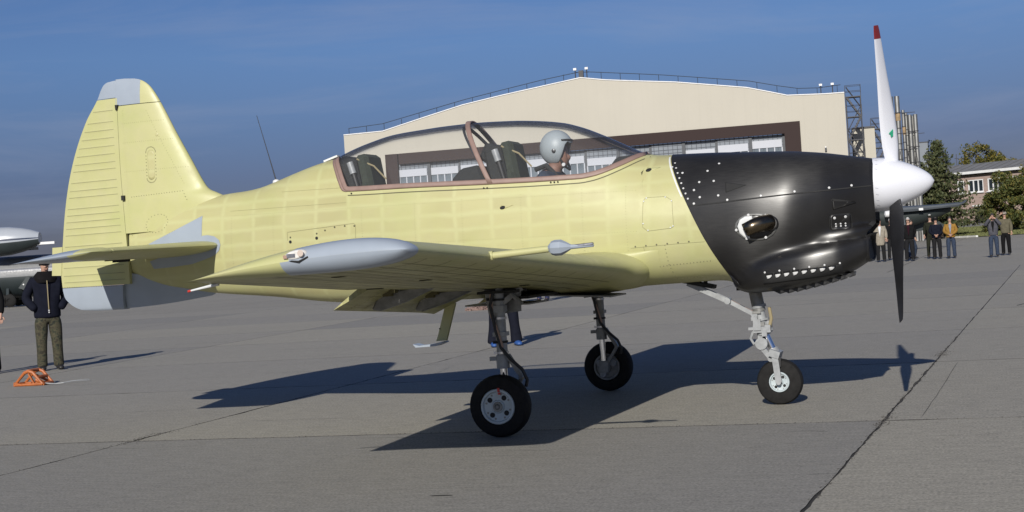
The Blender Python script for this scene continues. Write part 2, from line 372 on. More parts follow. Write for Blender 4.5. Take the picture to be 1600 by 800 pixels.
def crumbs(k=None, j=None, n=200, lo=0, hi=1, sp=0.014):
    for i in range(n):
        t_ = rg.uniform(lo, hi)
        if k is not None: Y = t_; p = Vector((jx(k, Y), Y, 0))
        else: p = Vector((t_, jy(j, t_), 0))
        p += Vector((rg.gauss(0, sp), rg.gauss(0, sp), 0)); r_ = rg.uniform(0.002, 0.008); a0 = rg.uniform(0, 6)
        ring = [(p.x + r_ * math.cos(a0 + 2 * PI * q / 5) * rg.uniform(.6, 1.2), p.y + r_ * math.sin(a0 + 2 * PI * q / 5) * rg.uniform(.6, 1.2), 0.001) for q in range(5)]
        cb.add(ring + [(p.x, p.y, r_ * 0.7)], [(q, (q + 1) % 5, 5) for q in range(5)])
crumbs(k=0, n=520, lo=-5, hi=7); crumbs(k=0, n=200, lo=4.0, hi=4.6, sp=0.045); crumbs(k=-1, n=260, lo=-4, hi=6); crumbs(j=0, n=480, lo=-6, hi=6); crumbs(k=0, n=150, lo=-1.6, hi=-1.0, sp=0.03); crumbs(k=-1, n=150, lo=-1.5, hi=-.7, sp=0.05)
kind(cb.obj('joint_crumbs', M['crumb'], apron), 'stuff')

# ------------------------------------------------------------------ grass verge, kerb
M['grass'] = mat('dry_autumn_grass', (0.105, 0.115, 0.040), 0.9, var=0.4, scale=0.7, bmp=0.5)
edge = [(-60, 330), (-30, 236), (-6.9, 160), (-1.5, 142.2), (1.0, 137.6), (3.0, 136.5), (12, 133.5), (60, 118), (200, 80)]
gb = B(); rows = []
for dy, z in ((0, 0.02), (0.5, 0.10), (6, 0.22), (22, 0.5), (45, 0.85), (120, 1.0), (400, 1.0)):
    rows.append([(x, y + dy, z) for x, y in edge])
gb.grid(rows); verge = kind(gb.obj('grass_verge', M['grass']), 'structure')
gr = B(); rg2 = random.Random(5)
for i in range(15000):
    x = rg2.uniform(-8, 16); ye = 0
    for (a, b2) in zip(edge[:-1], edge[1:]):
        if a[0] <= x <= b2[0]: ye = lin(a[1], b2[1], (x - a[0]) / (b2[0] - a[0]))
    dy = rg2.random() ** 1.6 * 42; z = curve([(0, .02), (.5, .10), (6, .22), (22, .5), (45, .85)])(dy); h = rg2.uniform(.06, .2); a = rg2.uniform(0, PI); w_ = rg2.uniform(.03, .09)
    dx, dyy = math.cos(a) * w_, math.sin(a) * w_; y = ye + dy
    gr.add([(x - dx, y - dyy, z), (x + dx, y + dyy, z), (x + rg2.uniform(-.06, .06), y, z + h)], [(0, 1, 2)])
kind(gr.obj('grass', mat('grass_blades', (0.12, 0.13, 0.045), 0.85, var=0.45, scale=0.9)), 'stuff')
M['kerb'] = mat('kerb_white_paint', (0.66, 0.66, 0.63), 0.7, var=0.15, scale=3)
kb = kind(B().box((-1.0, 150.5, -0.02), (0.1, 0.1, 0.1)).obj('kerb', M['kerb']), 'structure')
pts = [Vector((-6.75, 159.2, 0)), Vector((-1.4, 141.7, 0)), Vector((1.0, 137.2, 0))]
for a, b2, n in ((pts[0], pts[1], 9), (pts[1], pts[2], 3)):
    for i in range(n):
        p, q = a.lerp(b2, (i + .015) / n), a.lerp(b2, (i + .985) / n)
        B().bar(p + Vector((0, 0, .06)), q + Vector((0, 0, .06)), .22, .16 + .01 * (i % 2)).obj('kerb_stone', M['kerb'], kb)

# ------------------------------------------------------------------ hangar
def ribbed(name, col, w=0.5, depth=0.03):
    m, t, b = newmat(name); v = coord(t, 'Object')
    n1 = noise(t, v, 0.12, 4); vs = coord(t, 'Object', (1.2, 1.2, .06)); n2 = noise(t, vs, 1.2, 4)
    c = ramp(t, n1, [(.3, tuple(k * .96 for k in col)), (.7, tuple(min(1, k * 1.03) for k in col))])
    c = mixc(t, ramp(t, n2, [(.5, (0, 0, 0)), (.8, (.18, .18, .18))]), c, tuple(k * .82 for k in col))
    wv = N(t, 'ShaderNodeTexWave'); wv.wave_type = 'BANDS'; wv.bands_direction = 'X'; wv.inputs['Scale'].default_value = 0.314 / w
    t.links.new(v, wv.inputs['Vector'])
    c = mixc(t, ramp(t, wv.outputs['Fac'], [(.0, (.05, .05, .05)), (.07, (0, 0, 0))]), c, tuple(k * .75 for k in col))
    t.links.new(c, b.inputs['Base Color']); b.inputs['Roughness'].default_value = .6; b.inputs['Specular IOR Level'].default_value = .2
    bump(t, b, wv.outputs['Fac'], .08, depth)
    return m
M['cream'] = ribbed('cream_cladding', (0.440, 0.412, 0.346), 1.0)
M['brown_clad'] = ribbed('brown_cladding', (0.028, 0.015, 0.0135), 0.35)
M['doorpanel'] = mat('door_steel_bluegrey', (0.155, 0.175, 0.20), 0.5, var=.12, scale=.5)
M['doorwhite'] = mat('door_white_frame', (0.42, 0.435, 0.47), 0.5, var=.05, scale=.6)
M['pane'] = mat('hangar_pane', (0.13, 0.155, 0.175), 0.18, var=.3, scale=.45)
M['roofgrey'] = mat('roof_felt', (0.12, 0.12, 0.125), 0.8)
M['railblue'] = mat('rail_steel_dark_blue', (0.035, 0.05, 0.075), 0.5)
M['stair'] = mat('stair_steel_dark', (0.045, 0.045, 0.05), 0.6)
M['fascia'] = mat('fascia_white', (0.66, 0.66, 0.65), 0.5)
HZ = math.radians(5.945)
hangar = thing('hangar', 'large cream hangar with low pitched roof and brown framed sliding doors', 'hangar', (-54.2155, 115.856, 0), HZ)
roofl = [(0, 13.32), (3.8, 13.37), (7.83, 14.31), (11.54, 15.14), (15.27, 15.70), (18.33, 16.10), (22.6, 16.65), (24.84, 16.25), (27.93, 15.87), (31.02, 15.51), (33.45, 15.11), (37.28, 14.47), (39.13, 13.95), (40.71, 13.49), (43.85, 13.34), (45.56, 13.32)]
def roofz(x):
    for a, b2 in zip(roofl[:-1], roofl[1:]):
        if a[0] <= x <= b2[0]: return lin(a[1], b2[1], (x - a[0]) / (b2[0] - a[0]))
    return 13.32
wl = B(); T = 0.4
def wallpoly(poly, y0=0.0, y1=T):
    wl.prism(poly, lambda p, y: (p[0], y, p[1]), y0, y1)
X0, X1, ZT = 3.9, 41.63, 11.2
wallpoly([(0, 0), (X0, 0), (X0, 13.37), (3.8, 13.37), (0, 13.32)])
wallpoly([(X1, 0), (45.56, 0), (45.56, 13.32), (43.85, 13.34), (X1, roofz(X1))])
wallpoly([(X0, ZT), (X1, ZT), (X1, roofz(X1))] + [p for p in reversed(roofl) if X0 < p[0] < X1] + [(X0, roofz(X0))])
wl.obj('wall', M['cream'], hangar)
sd = B(); sd.box((0.2, 30.2, 6.6), (.4, 59.5, 13.2)); sd.box((45.36, 30.2, 6.6), (.4, 59.5, 13.2)); sd.box((22.78, 60.2, 6.6), (45.5, .4, 13.2)); sd.obj('side_wall', M['cream'], hangar)
rf = B(); rows = [[(x, y, z - .05) for x, z in roofl] for y in (0.02, 60.4)] ; rf.grid(rows); rf.obj('roof', M['roofgrey'], hangar)
fa = B(); fa.grid([[(x, y, z + dz) for x, z in roofl] for y, dz in ((-.06, .0), (-.06, .08), (.3, .08), (.3, .0))]); fa.obj('roof_trim', M['fascia'], hangar)
df = B(); df.box((X0 + .585, .04, ZT / 2), (1.17, .34, ZT)); df.box((X1 - .685, .04, ZT / 2), (1.37, .34, ZT)); df.box(((X0 + X1) / 2, .04, ZT - .49), (X1 - X0 - 2.54, .336, .98))
df.obj('door_surround', M['brown_clad'], hangar)
# twelve door leaves: steel panel, white band, glazed row
LX0, LX1, NL = X0 + 1.17, X1 - 1.37, 12
LW = (LX1 - LX0) / NL
panel_me = B().box((0, 0, 5.1), (LW - .02, .12, 10.2)).mesh('door_leaf', M['doorpanel'])
grid_b = B()
for i in range(7): grid_b.box((-LW / 2 + LW * (i + .5) / 7, -.075, 9.55), (.045, .03, 1.4))
for z_ in (9.3, 9.6, 9.95): grid_b.box((0, -.078, z_), (LW, .03, .035)); grid_me = grid_b.mesh('stiffener', mat('door_rib_dark', (.045, .052, .065), .6))
band_me = B().box((0, -.09, 0), (LW - .3, .06, .66)).mesh('white_band', M['doorwhite'])
pane_me = B().box((0, -.07, 0), ((LW - .3) / 4 - .10, .03, .93)).mesh('pane', M['pane'])
mull = B()
for i in range(5): mull.box((-(LW - .3) / 2 + (LW - .3) * i / 4, -.085, 0), (.10, .07, 1.0))
mull.box((0, -.087, -.52), (LW - .3, .07, .10)); mull_me = mull.mesh('mullion', M['doorwhite'])
post_me = B().box((LW / 2 - .07, -.06, 5.1), (.28, .2, 10.2)).mesh('leaf_post', mat('leaf_post_dark', (.045, .05, .058), .5))
for i in range(NL):
    lf = link('door_leaf', panel_me, hangar); lf.location = (LX0 + LW * (i + .5), 0.34 + .14 * (i % 2), 0)
    link('stiffener', grid_me, lf); link('leaf_post', post_me, lf)
    zb = 9.36 + {NL - 1: .08, NL - 2: -.06, NL - 3: -.26, NL - 4: -.62, NL - 5: -.62, NL - 6: -.3}.get(i, 0.0)
    bd = link('white_band', band_me, lf); bd.location = (-.14, -.03, zb)
    for r_ in range(5):
        zz = zb - .84 - 1.62 * r_
        mo = link('mullion', mull_me, lf); mo.location = (-.14, 0, zz)
        for q in range(4):
            po = link('pane', pane_me, lf); po.location = (-.14 - (LW - .3) / 2 + (LW - .3) * (q + .5) / 4, 0, zz)
# roof railing
rail = [(0.32, 13.98), (3.65, 14.15), (7.96, 15.0), (11.66, 15.72), (15.18, 16.28), (18.9, 16.85), (22.19, 17.25), (23.32, 17.2), (27.97, 16.6), (30.01, 16.32), (33.6, 15.75), (37.48, 15.12), (39.87, 14.5), (41.66, 14.1), (43.42, 14.0), (45.3, 14.1)]
B().tube([(x, .6, z) for x, z in rail], .035, 6).obj('guard_rail', M['railblue'], hangar)
pm = B().tube([(0, .6, -.95), (0, .6, 0)], .03, 6).mesh('rail_post', M['railblue'])
rfz = curve(rail)
for i in range(27):
    x = .35 + i * (45.0 - .35) / 26; o = link('rail_post', pm, hangar); o.location = (x, 0, rfz(x))
for x in (22.1, 23.15):
    q = B(); q.tube([(x, .3, 16.6), (x, .3, 17.45)], .05, 6); q.box((x, .22, 17.5), (.28, .2, .2), 1); q.obj('floodlight', [M['stair'], M['fascia']], hangar)
B().box((22.6, .5, 17.0), (.42, .3, .75)).obj('ridge_box', M['stair'], hangar)
for x in (43.6, 44.6):
    q = B(); q.tube([(x, .3, 13.4), (x, .3, 14.15)], .05, 6); q.box((x, .25, 14.2), (.26, .2, .18), 1); q.obj('floodlight', [M['stair'], M['fascia']], hangar)
q = B(); q.box((43.7, -.12, 8.55), (.16, .22, .3)); q.box((43.7, -.14, 8.75), (.1, .12, .12), 1); q.obj('wall_lamp', [M['stair'], M['fascia']], hangar)

def fire_escape(label, x0, x1, y, levels, first_dir=1):
    t_ = thing('fire_escape', label, 'fire escape', (hangar.location.x + math.cos(HZ) * x0 - math.sin(HZ) * y, hangar.location.y + math.sin(HZ) * x0 + math.cos(HZ) * y, 0), HZ)
    w = x1 - x0; D = 1.1
    for i, z in enumerate(levels):
        B().box((w / 2, D / 2, z), (w, D, .08)).obj('platform', M['stair'], t_)
        r_ = B()
        for yy in (0, D):
            for dz in (.5, 1.0): r_.tube([(0, yy, z + dz), (w, yy, z + dz)], .02, 5)
            for xx in (0, w): r_.tube([(xx, yy, z), (xx, yy, z + 1.0)], .02, 5)
        r_.tube([(w, 0, z + 1.0), (w, D, z + 1.0)], .03, 5); r_.obj('guard_rail', M['stair'], t_)
    for i in range(len(levels)):
        za = levels[i]; zb = levels[i + 1] if i + 1 < len(levels) else max(0.0, za - 2.1)
        a, b2 = (0.1, w - .1) if i % 2 == 0 else (w - .1, 0.1)
        fl = B()
        for yy in (.1, .95): fl.bar((a, yy, za), (b2, yy, zb), .05, .14)
        for k in range(9): fl.box((lin(a, b2, (k + .5) / 9), .52, lin(za, zb, (k + .5) / 9)), (.26, .84, .03))
        for dz in (.9,):
            for yy in (.1, .95): fl.tube([(a, yy, za + dz), (b2, yy, zb + dz)], .03, 5)
        fl.obj('stair_flight', M['stair'], t_)
    for xx in (0.05, w - .05):
        for yy in (.04, D - .04):
            if levels[0] > 0: B().tube([(xx, yy, 0), (xx, yy, levels[0])], .05, 5).obj('post', M['stair'], t_)
    return t_
fire_escape('dark steel zigzag fire escape climbing the right corner of the cream hangar', 45.62, 46.95, 0.2, [12.95, 11.2, 9.2, 7.1, 5.0, 2.6])
ax = thing('annex_building', 'narrow cream annex beside the right end of the hangar behind its stairs', 'annex', (hangar.location.x + math.cos(HZ) * 47.2, hangar.location.y + math.sin(HZ) * 47.2 + 4, 0), HZ)
B().box((-.55, 5, 5.2), (1.9, 10, 10.4)).obj('wall', M['cream'], ax); B().box((-.55, 5, 10.45), (2.0, 10.2, .14)).obj('roof_trim', M['stair'], ax)
fire_escape('small dark steel stair tower between the annex and the flue stacks', 47.75, 49.0, 5.0, [10.3, 8.6, 6.8, 5.0, 3.0])

# flue stacks
M['flue'] = mat('galvanised_flue', (0.27, 0.27, 0.26), 0.5, metal=0.8, var=0.25, scale=1.2)
M['rust'] = mat('flue_rust_sleeve', (0.30, 0.21, 0.11), 0.7, var=0.3, scale=3)
flues = [(-5.79, 132.13, 13.59, .185, 'tallest steel flue stack, left of the tall pair by the white propeller blade', True),
         (-5.26, 132.31, 13.60, .205, 'thick tall steel flue stack with rusty collar, right of the tall pair', True),
         (-4.79, 132.46, 12.27, .125, 'thin steel flue stack with rusty collar, just right of the tall pair', True),
         (-4.56, 132.85, 11.99, .115, 'thinnest steel flue stack, tucked between thin and medium stacks', False),
         (-4.23, 132.64, 11.79, .175, 'medium steel flue stack, left of the rightmost stack pair', False),
         (-3.98, 133.10, 11.70, .10, 'slim dark flue pipe between the two rightmost medium stacks', False),
         (-3.74, 132.79, 11.80, .185, 'rightmost medium steel flue stack beside the pine', False)]
for fx, fy, fz, fr, lab, rusty in flues:
    t_ = thing('flue_stack', lab, 'chimney', (fx, fy, 0), 0, 'steel flue stacks beside the hangar')
    B().tube([(0, 0, 0), (0, 0, fz)], fr * 1.12, 14, caps=False).obj('pipe', M['flue'], t_, smooth=True)
    z = fz - 1.55
    if rusty: B().tube([(0, 0, fz - 2.3), (0, 0, fz - 1.6)], fr * 1.12 + .012, 14).obj('collar', M['rust'], t_, smooth=True)
    while z > 1:
        B().tube([(0, 0, z - .04), (0, 0, z + .04)], fr * 1.12 + .035, 14).obj('band', M['stair'], t_, smooth=True); z -= 1.45
    if fx > -3.9:
        B().tube([(0, 0, 10.0), (.75, 0, 10.0)], .03, 6).obj('bracket_arm', M['stair'], t_)
fr_t = thing('stay_frame', 'dark steel stay frame bracing the row of flue stacks', 'frame', (-5.79, 131.9, 0))
for z in (12.0, 10.1, 8.6, 7.0, 5.5):
    B().tube([(0, 0, z), (2.09, .65, z)], .03, 5).obj('rail', M['stair'], fr_t)
for i in range(6): B().tube([(.19 + .35 * i, .05 + .11 * i, 5.5 + (i % 2) * 3), (.54 + .35 * i, .16 + .11 * i, 8.5 - (i % 2) * 3)], .025, 5).obj('brace', M['stair'], fr_t)
t_ = thing('plant_room', 'grey box plant room behind the top of the pine', 'shed', (-4.5, 158.9, 0)); B().box((.1, 1, 5.25), (.95, 2, 10.5)).obj('wall', M['doorpanel'], t_); B().box((.1, 1, 10.55), (1.05, 2.1, .1)).obj('roof', M['stair'], t_)

# ------------------------------------------------------------------ brick building on the right
def brickmat():
    m, t, b = newmat('pale_brick'); v = coord(t, 'Object', (1, 1, 1), (PI / 2, 0, 0)); br = N(t, 'ShaderNodeTexBrick'); t.links.new(v, br.inputs['Vector'])
    br.inputs['Scale'].default_value = 1; br.inputs['Brick Width'].default_value = .5; br.inputs['Row Height'].default_value = .16; br.inputs['Mortar Size'].default_value = .012
    br.inputs['Color1'].default_value = (.36, .265, .225, 1); br.inputs['Color2'].default_value = (.30, .215, .18, 1); br.inputs['Mortar'].default_value = (.33, .29, .27, 1)
    c = mixc(t, ramp(t, noise(t, coord(t, 'Object'), .35, 5), [(.4, (0, 0, 0)), (.8, (.4, .4, .4))]), br.outputs['Color'], (.26, .19, .16))
    t.links.new(c, b.inputs['Base Color']); b.inputs['Roughness'].default_value = .85; return m
M['brick'] = brickmat(); M['roofsheet'] = mat('grey_roof_sheet', (.17, .17, .17), .7, var=.2, scale=.8); M['frame_white'] = mat('window_frame_white', (.72, .72, .72), .5)
bz = math.atan2(-.517, .856)
bb = thing('brick_building', 'two storey pale brick building with grey roof and white windows behind trees', 'building', (-2.54, 196.36, .85), bz)
holes = [(.5, 1.5, 4.5, 6.15), (2.1, 4.35, 4.5, 6.15), (5.0, 7.2, 4.5, 6.15), (8.6, 10.8, 4.5, 6.15), (2.75, 4.55, 0.0, 2.65), (12, 14.2, 4.5, 6.15)]
w_ = B(); xs = sorted({-5.0, 20.0} | {h[0] for h in holes} | {h[1] for h in holes}); zs = sorted({0.0, 7.1} | {h[2] for h in holes} | {h[3] for h in holes})
for a, b2 in zip(xs[:-1], xs[1:]):
    for c, d in zip(zs[:-1], zs[1:]):
        if not any(h[0] <= (a + b2) / 2 <= h[1] and h[2] <= (c + d) / 2 <= h[3] for h in holes): w_.add([(a, 0, c), (b2, 0, c), (b2, 0, d), (a, 0, d)], [(0, 1, 2, 3)])
w_.obj('wall', M['brick'], bb, merge=.001)
B().box((7.5, 6.4, 3.5), (24.9, 12, 6.9)).obj('side_wall', M['brick'], bb)
B().box((7.5, .1, .25), (25, .5, .5)).obj('plinth', M['roofgrey'], bb)
B().box((7.5, -.3, 7.1), (25.4, .9, .34)).obj('eave', M['fascia'], bb)
B().box((7.5, -.25, 6.85), (25.2, .5, .12)).obj('eave_shadow_strip', M['stair'], bb)  # dark strip standing in for the shadow under the eave
r_ = B(); r_.grid([[(x, -.7, 7.28) for x in frange(-5.2, 20.2, 24)], [(x, 4.5, 8.45) for x in frange(-5.2, 20.2, 24)], [(x, 12, 7.3) for x in frange(-5.2, 20.2, 24)]]); r_.obj('roof', M['roofsheet'], bb)
for i in range(18): B().bar((-4.6 + 1.35 * i, -.68, 7.32), (-4.6 + 1.35 * i, 4.5, 8.49), .06, .05).obj('roof_seam', M['roofgrey'], bb)
for h in holes:
    if h[2] > 1:
        fr_ = B(); a, b2, c, d = h
        fr_.box(((a + b2) / 2, .08, c + .06), (b2 - a, .12, .12)); fr_.box(((a + b2) / 2, .08, d - .06), (b2 - a, .12, .12))
        k = 3 if b2 - a > 1.5 else 1
        for i in range(k + 1): fr_.box((a + .06 + (b2 - a - .12) * i / k, .081, (c + d) / 2), (.12, .12, d - c))
        f_ = fr_.obj('window', M['frame_white'], bb)
        B().box(((a + b2) / 2, -.08, c - .07), (b2 - a + .2, .3, .1)).obj('sill', M['frame_white'], f_)
        for i in range(k):
            p0 = a + .06 + (b2 - a - .12) * i / k; B().box((p0 + (b2 - a - .12) / k / 2, .16, (c + d) / 2), ((b2 - a - .12) / k - .1, .03, d - c - .2)).obj('pane', M['window'], f_)
B().box((3.65, .32, 1.32), (1.9, .1, 2.7)).obj('door', M['gap'], bb); B().box((3.65, .0, 2.72), (2.1, .3, .16)).obj('lintel', M['fascia'], bb)
ap = B(); ap.tube([(0, 0, 0), (0, 0, 10.9)], .05, 5); ap.tube([(-.25, 0, 10.3), (.25, 0, 10.3)], .03, 4)
o = ap.obj('aerial_mast', M['stair']); o.location = (-2.2, 202.5, 0); tag(o, 'thin dark aerial mast rising behind the left end of the brick building roof', 'aerial')
# low distant shed behind the parked jet on the left
t_ = thing('low_shed', 'long low brown shed on the horizon behind the white jet', 'shed', (-96, 150, 0), .3)
B().box((0, 0, 2.2), (40, 8, 4.4)).obj('wall', mat('shed_brown', (.17, .13, .11), .8, scale=.2), t_); B().box((0, 0, 4.5), (40.6, 8.6, .25)).obj('roof', M['roofgrey'], t_)

# ------------------------------------------------------------------ trees
def leafmat(name, cols):
    m, t, b = newmat(name); g_ = N(t, 'ShaderNodeNewGeometry')
    c = ramp(t, g_.outputs['Random Per Island'], [(i / max(1, len(cols) - 1), k) for i, k in enumerate(cols)])
    t.links.new(c, b.inputs['Base Color']); b.inputs['Roughness'].default_value = .65; b.inputs['Specular IOR Level'].default_value = .3
    return m
M['bark'] = mat('bark', (.085, .06, .042), .9, var=.3, scale=4, bmp=.4)
def leafquad(b, p, s, rr, flat=.6):
    n = Vector((rr.gauss(0, 1), rr.gauss(0, 1), rr.gauss(0, 1) * flat + .3)).normalized(); a = n.orthogonal().normalized(); c = n.cross(a)
    t_ = rr.uniform(0, 2 * PI); a, c = a * math.cos(t_) + c * math.sin(t_), c * math.cos(t_) - a * math.sin(t_)
    b.add([p - a * s, p + c * s * .55, p + a * s, p - c * s * .55], [(0, 1, 2, 3)])
def pine(name, label, loc, H, R, seed, mt, n_tiers=20):
    rr = random.Random(seed); t_ = thing(name, label, 'tree', loc)
    tr = B(); tr.tube([(0, 0, 0), (.05, .02, H * .5), (0, 0, H)], [.2, .12, .02], 8); cr_ = B()
    for i in range(n_tiers):
        z = H * (.10 + .88 * i / n_tiers); rad = R * (1 - (i / n_tiers)) ** .8 * rr.uniform(.85, 1.1) + .12
        nb = max(4, int(9 - 4 * i / n_tiers))
        for k in range(nb):
            a = 2 * PI * (k + rr.random()) / nb; L = rad * rr.uniform(.62, 1.15)
            d = Vector((math.cos(a), math.sin(a), 0)); e_ = Vector((0, 0, z)) + d * L + Vector((0, 0, L * rr.uniform(-.05, .22)))
            tr.tube([(0, 0, z), tuple(e_)], [.05, .012], 4)
            for q in range(int(66 * L / R) + 16):
                u_ = rr.uniform(.15, 1.05); p = Vector((0, 0, z)).lerp(e_, u_)
                sp = .13 + .24 * L / R * (1 - abs(u_ - .7))
                p += Vector((rr.gauss(0, sp), rr.gauss(0, sp), rr.gauss(0, .10) + .05))
                leafquad(cr_, p, rr.uniform(.09, .22), rr)
    tr.obj('trunk', M['bark'], t_); cr_.obj('crown', mt, t_); return t_
def broadleaf(name, label, loc, H, R, seed, mt, n=5200, base=.12, leaf=.13, gap=.0, cat='tree'):
    rr = random.Random(seed); t_ = thing(name, label, cat, loc); tr = B(); tr.tube([(0, 0, 0), (.1, 0, H * .3), (0, .1, H * .75)], [.18, .12, .03], 8)
    cr_ = B(); cl = []
    for i in range(34):
        a = rr.uniform(0, 2 * PI); z = lin(base, .94, rr.random()); prof = math.sin(PI * min(1, max(.08, (z - base * .6) / (1.02 - base * .6)))) ** .6
        d = R * prof * math.sqrt(rr.random()) * .92; c = Vector((math.cos(a) * d, math.sin(a) * d, z * H)); cl.append((c, rr.uniform(.16, .34) * R))
        tr.tube([(0, 0, max(.2, (z - .2) * H)), tuple(c)], [.05, .012], 4)
    for i in range(n):
        c, s_ = rr.choice(cl); v = Vector((rr.gauss(0, 1), rr.gauss(0, 1), rr.gauss(0, .85))).normalized() * s_ * rr.uniform(.55, 1.12)
        leafquad(cr_, c + v, leaf * rr.uniform(.6, 1.3), rr, 1)
    tr.obj('trunk', M['bark'], t_); cr_.obj('crown', mt, t_); return t_
pm_ = leafmat('pine_needles', [(.030, .042, .017), (.055, .066, .026), (.095, .098, .04), (.040, .052, .02)])
gm_ = leafmat('dark_autumn_leaves', [(.036, .054, .016), (.070, .085, .022), (.13, .11, .026), (.05, .064, .018)])
ym_ = leafmat('turning_leaves', [(.10, .095, .02), (.17, .13, .025), (.075, .085, .02), (.055, .065, .02)])
rm_ = leafmat('reddish_vine_leaves', [(.13, .06, .03), (.09, .05, .025), (.06, .05, .02)])
pine('pine_tree', 'tall dark green pine beside the white spinner', (-2.5, 143.8, .15), 9.9, 3.9, 11, pm_, 27)
pine('pine_tree', 'lower half hidden dark pine standing behind the parked dark wing', (-4.4, 149, .15), 8.0, 3.0, 12, pm_, 20)
broadleaf('leafy_tree', 'dense dark green rounded tree in front of the brick building, at the right edge', (4.1, 145.8, .15), 6.0, 2.5, 21, gm_, 13000)
broadleaf('leafy_tree', 'yellowing tree at the far right edge beside the dark green one', (6.9, 146.5, .15), 6.9, 2.3, 22, ym_, 9000)
broadleaf('leafy_tree', 'smaller olive tree to the left of the dense dark one', (2.55, 147.5, .15), 3.6, 1.5, 26, gm_, 3500)
broadleaf('autumn_tree', 'thin tall autumn tree showing above the brick building roof', (0.0, 229, .9), 12.9, 3.2, 23, ym_, 3000, .35, .2)
broadleaf('autumn_tree', 'bright yellow tree top above the roof, right of the thin one', (3.3, 229.7, .9), 11.4, 3.0, 24, ym_, 5000, .35, .2)
broadleaf('vine_shrub', 'reddish brown shrub by the dark doorway of the brick building', (2.1, 193.0, .8), 3.2, 1.3, 25, rm_, 2200, .1, .13, cat='shrub')

# ================================================================== the aircraft
AC = thing('training_aircraft', 'two seat propeller trainer in bare yellow green primer with black nose and white spinner', 'aircraft')
zt = curve([(-4.12, 1.86), (-3.6, 1.98), (-3.2, 2.055), (-2.98, 2.075), (-2.85, 2.082), (-2.69, 2.103), (-2.557, 2.139), (-2.33, 2.207), (-2.10, 2.269), (-1.93, 2.303), (-1.848, 2.335), (-1.627, 2.406), (-1.348, 2.466), (-1.106, 2.484), (-.867, 2.496), (-.62, 2.50), (-.283, 2.488), (-.056, 2.467), (.168, 2.431), (.333, 2.378), (.495, 2.305), (.655, 2.222), (.761, 2.165), (.877, 2.112), (.96, 2.092), (1.07, 2.084), (1.21, 2.079), (1.453, 2.069), (1.765, 2.048), (2.022, 2.032), (2.275, 2.001), (2.474, 1.964), (2.597, 1.938), (2.70, 1.918)])
zb = curve([(-4.12, 1.43), (-4.03, 1.375), (-3.887, 1.313), (-3.675, 1.254), (-3.496, 1.226), (-3.233, 1.18), (-2.63, 1.113), (-2.0, 1.03), (-1.5, 1.0), (-.44, .99), (.4, 1.0), (.74, 1.018), (1.17, 1.027), (1.40, 1.03), (1.50, 1.022), (1.60, .968), (1.69, .945), (1.9, 1.0), (2.1, 1.09), (2.3, 1.17), (2.5, 1.25), (2.72, 1.30)])
wf = curve([(-4.12, .05), (-3.9, .085), (-3.5, .155), (-3.0, .235), (-2.5, .31), (-1.93, .385), (-1.4, .44), (-.8, .475), (0, .5), (.6, .505), (1.0, .505), (1.3, .50), (1.6, .499), (2.0, .476), (2.3, .412), (2.5, .338), (2.62, .275), (2.72, .235)])
zm = curve([(-4.12, 1.6), (-3, 1.58), (-2, 1.6), (-1, 1.55), (0, 1.5), (1, 1.5), (1.3, 1.52), (2.0, 1.58), (2.72, 1.68)])
nb = curve([(-4.12, 2.0), (-2.5, 2.2), (-1, 2.6), (1.5, 2.6), (2.4, 2.1), (2.72, 2.0)])
def sec(X, a):
    c, s = max(0.0, math.cos(a)), math.sin(a); z0 = zm(X); w = wf(X)
    if s >= 0: return w * c, z0 + (zt(X) - z0) * s
    n = 2 / nb(X); return w * c ** n, z0 - (z0 - zb(X)) * (-s) ** n
def yf(X, z):
    z0 = zm(X); w = wf(X)
    if z >= z0: return w * math.sqrt(max(0, 1 - ((z - z0) / (zt(X) - z0)) ** 2))
    n = nb(X); return w * max(0, 1 - ((z0 - z) / (z0 - zb(X))) ** n) ** (1 / n)
seamX = curve([(.93, 1.615), (.97, 1.60), (1.045, 1.564), (1.39, 1.392), (1.645, 1.28), (1.85, 1.19), (2.06, 1.105), (2.10, 1.095)])
def kshear(s):
    t = (s - .2) / 1.1 if s < 1.3 else (2.55 - s) / 1.25
    t = max(0, min(1, t)); return t * t * (3 - 2 * t)
SILL0, SILL1 = -1.905, .905
sill_ = curve([(-1.905, 2.306), (-1.885, 2.275), (-1.819, 2.178), (-1.762, 2.075), (-1.715, 2.0), (-1.676, 1.988), (-1.097, 1.973), (-.4, 1.948), (.154, 1.934), (.396, 1.932), (.50, 1.943), (.578, 1.961), (.749, 2.026), (.86, 2.082), (.905, 2.104)])
def aB(X):
    if X <= SILL0 or X >= SILL1: return PI / 2
    return math.asin(max(-1, min(1, (sill_(X) - zm(X)) / (zt(X) - zm(X)))))
def fus_row(s, n):
    row = []
    for i in range(n + 1):
        t = i / n; X = s
        for _ in range(4):
            a0 = aB(X); a = lin(a0, -PI / 2, t); y, z = sec(X, a); X = s + kshear(s) * (seamX(z) - 1.3)
        row.append(Vector((X, -y, z)))
    return row + [Vector((p.x, -p.y, p.z)) for p in reversed(row[:-1])]
st = frange(-4.07, -1.95, 40) + frange(-1.905, -1.66, 22) + frange(-1.62, .38, 46) + frange(.40, .93, 26) + frange(.96, 1.3, 12)
fb = B(); rows = [fus_row(s, 40) for s in st]; fb.grid(rows)
n_ = len(rows[0]); fb.add(rows[0], [tuple(range(n_))])
fus = fb.obj('fuselage', M['primer'], AC, smooth=True, merge=.0004, angle=50); fus['label'] = 'yellow green primed fuselage'
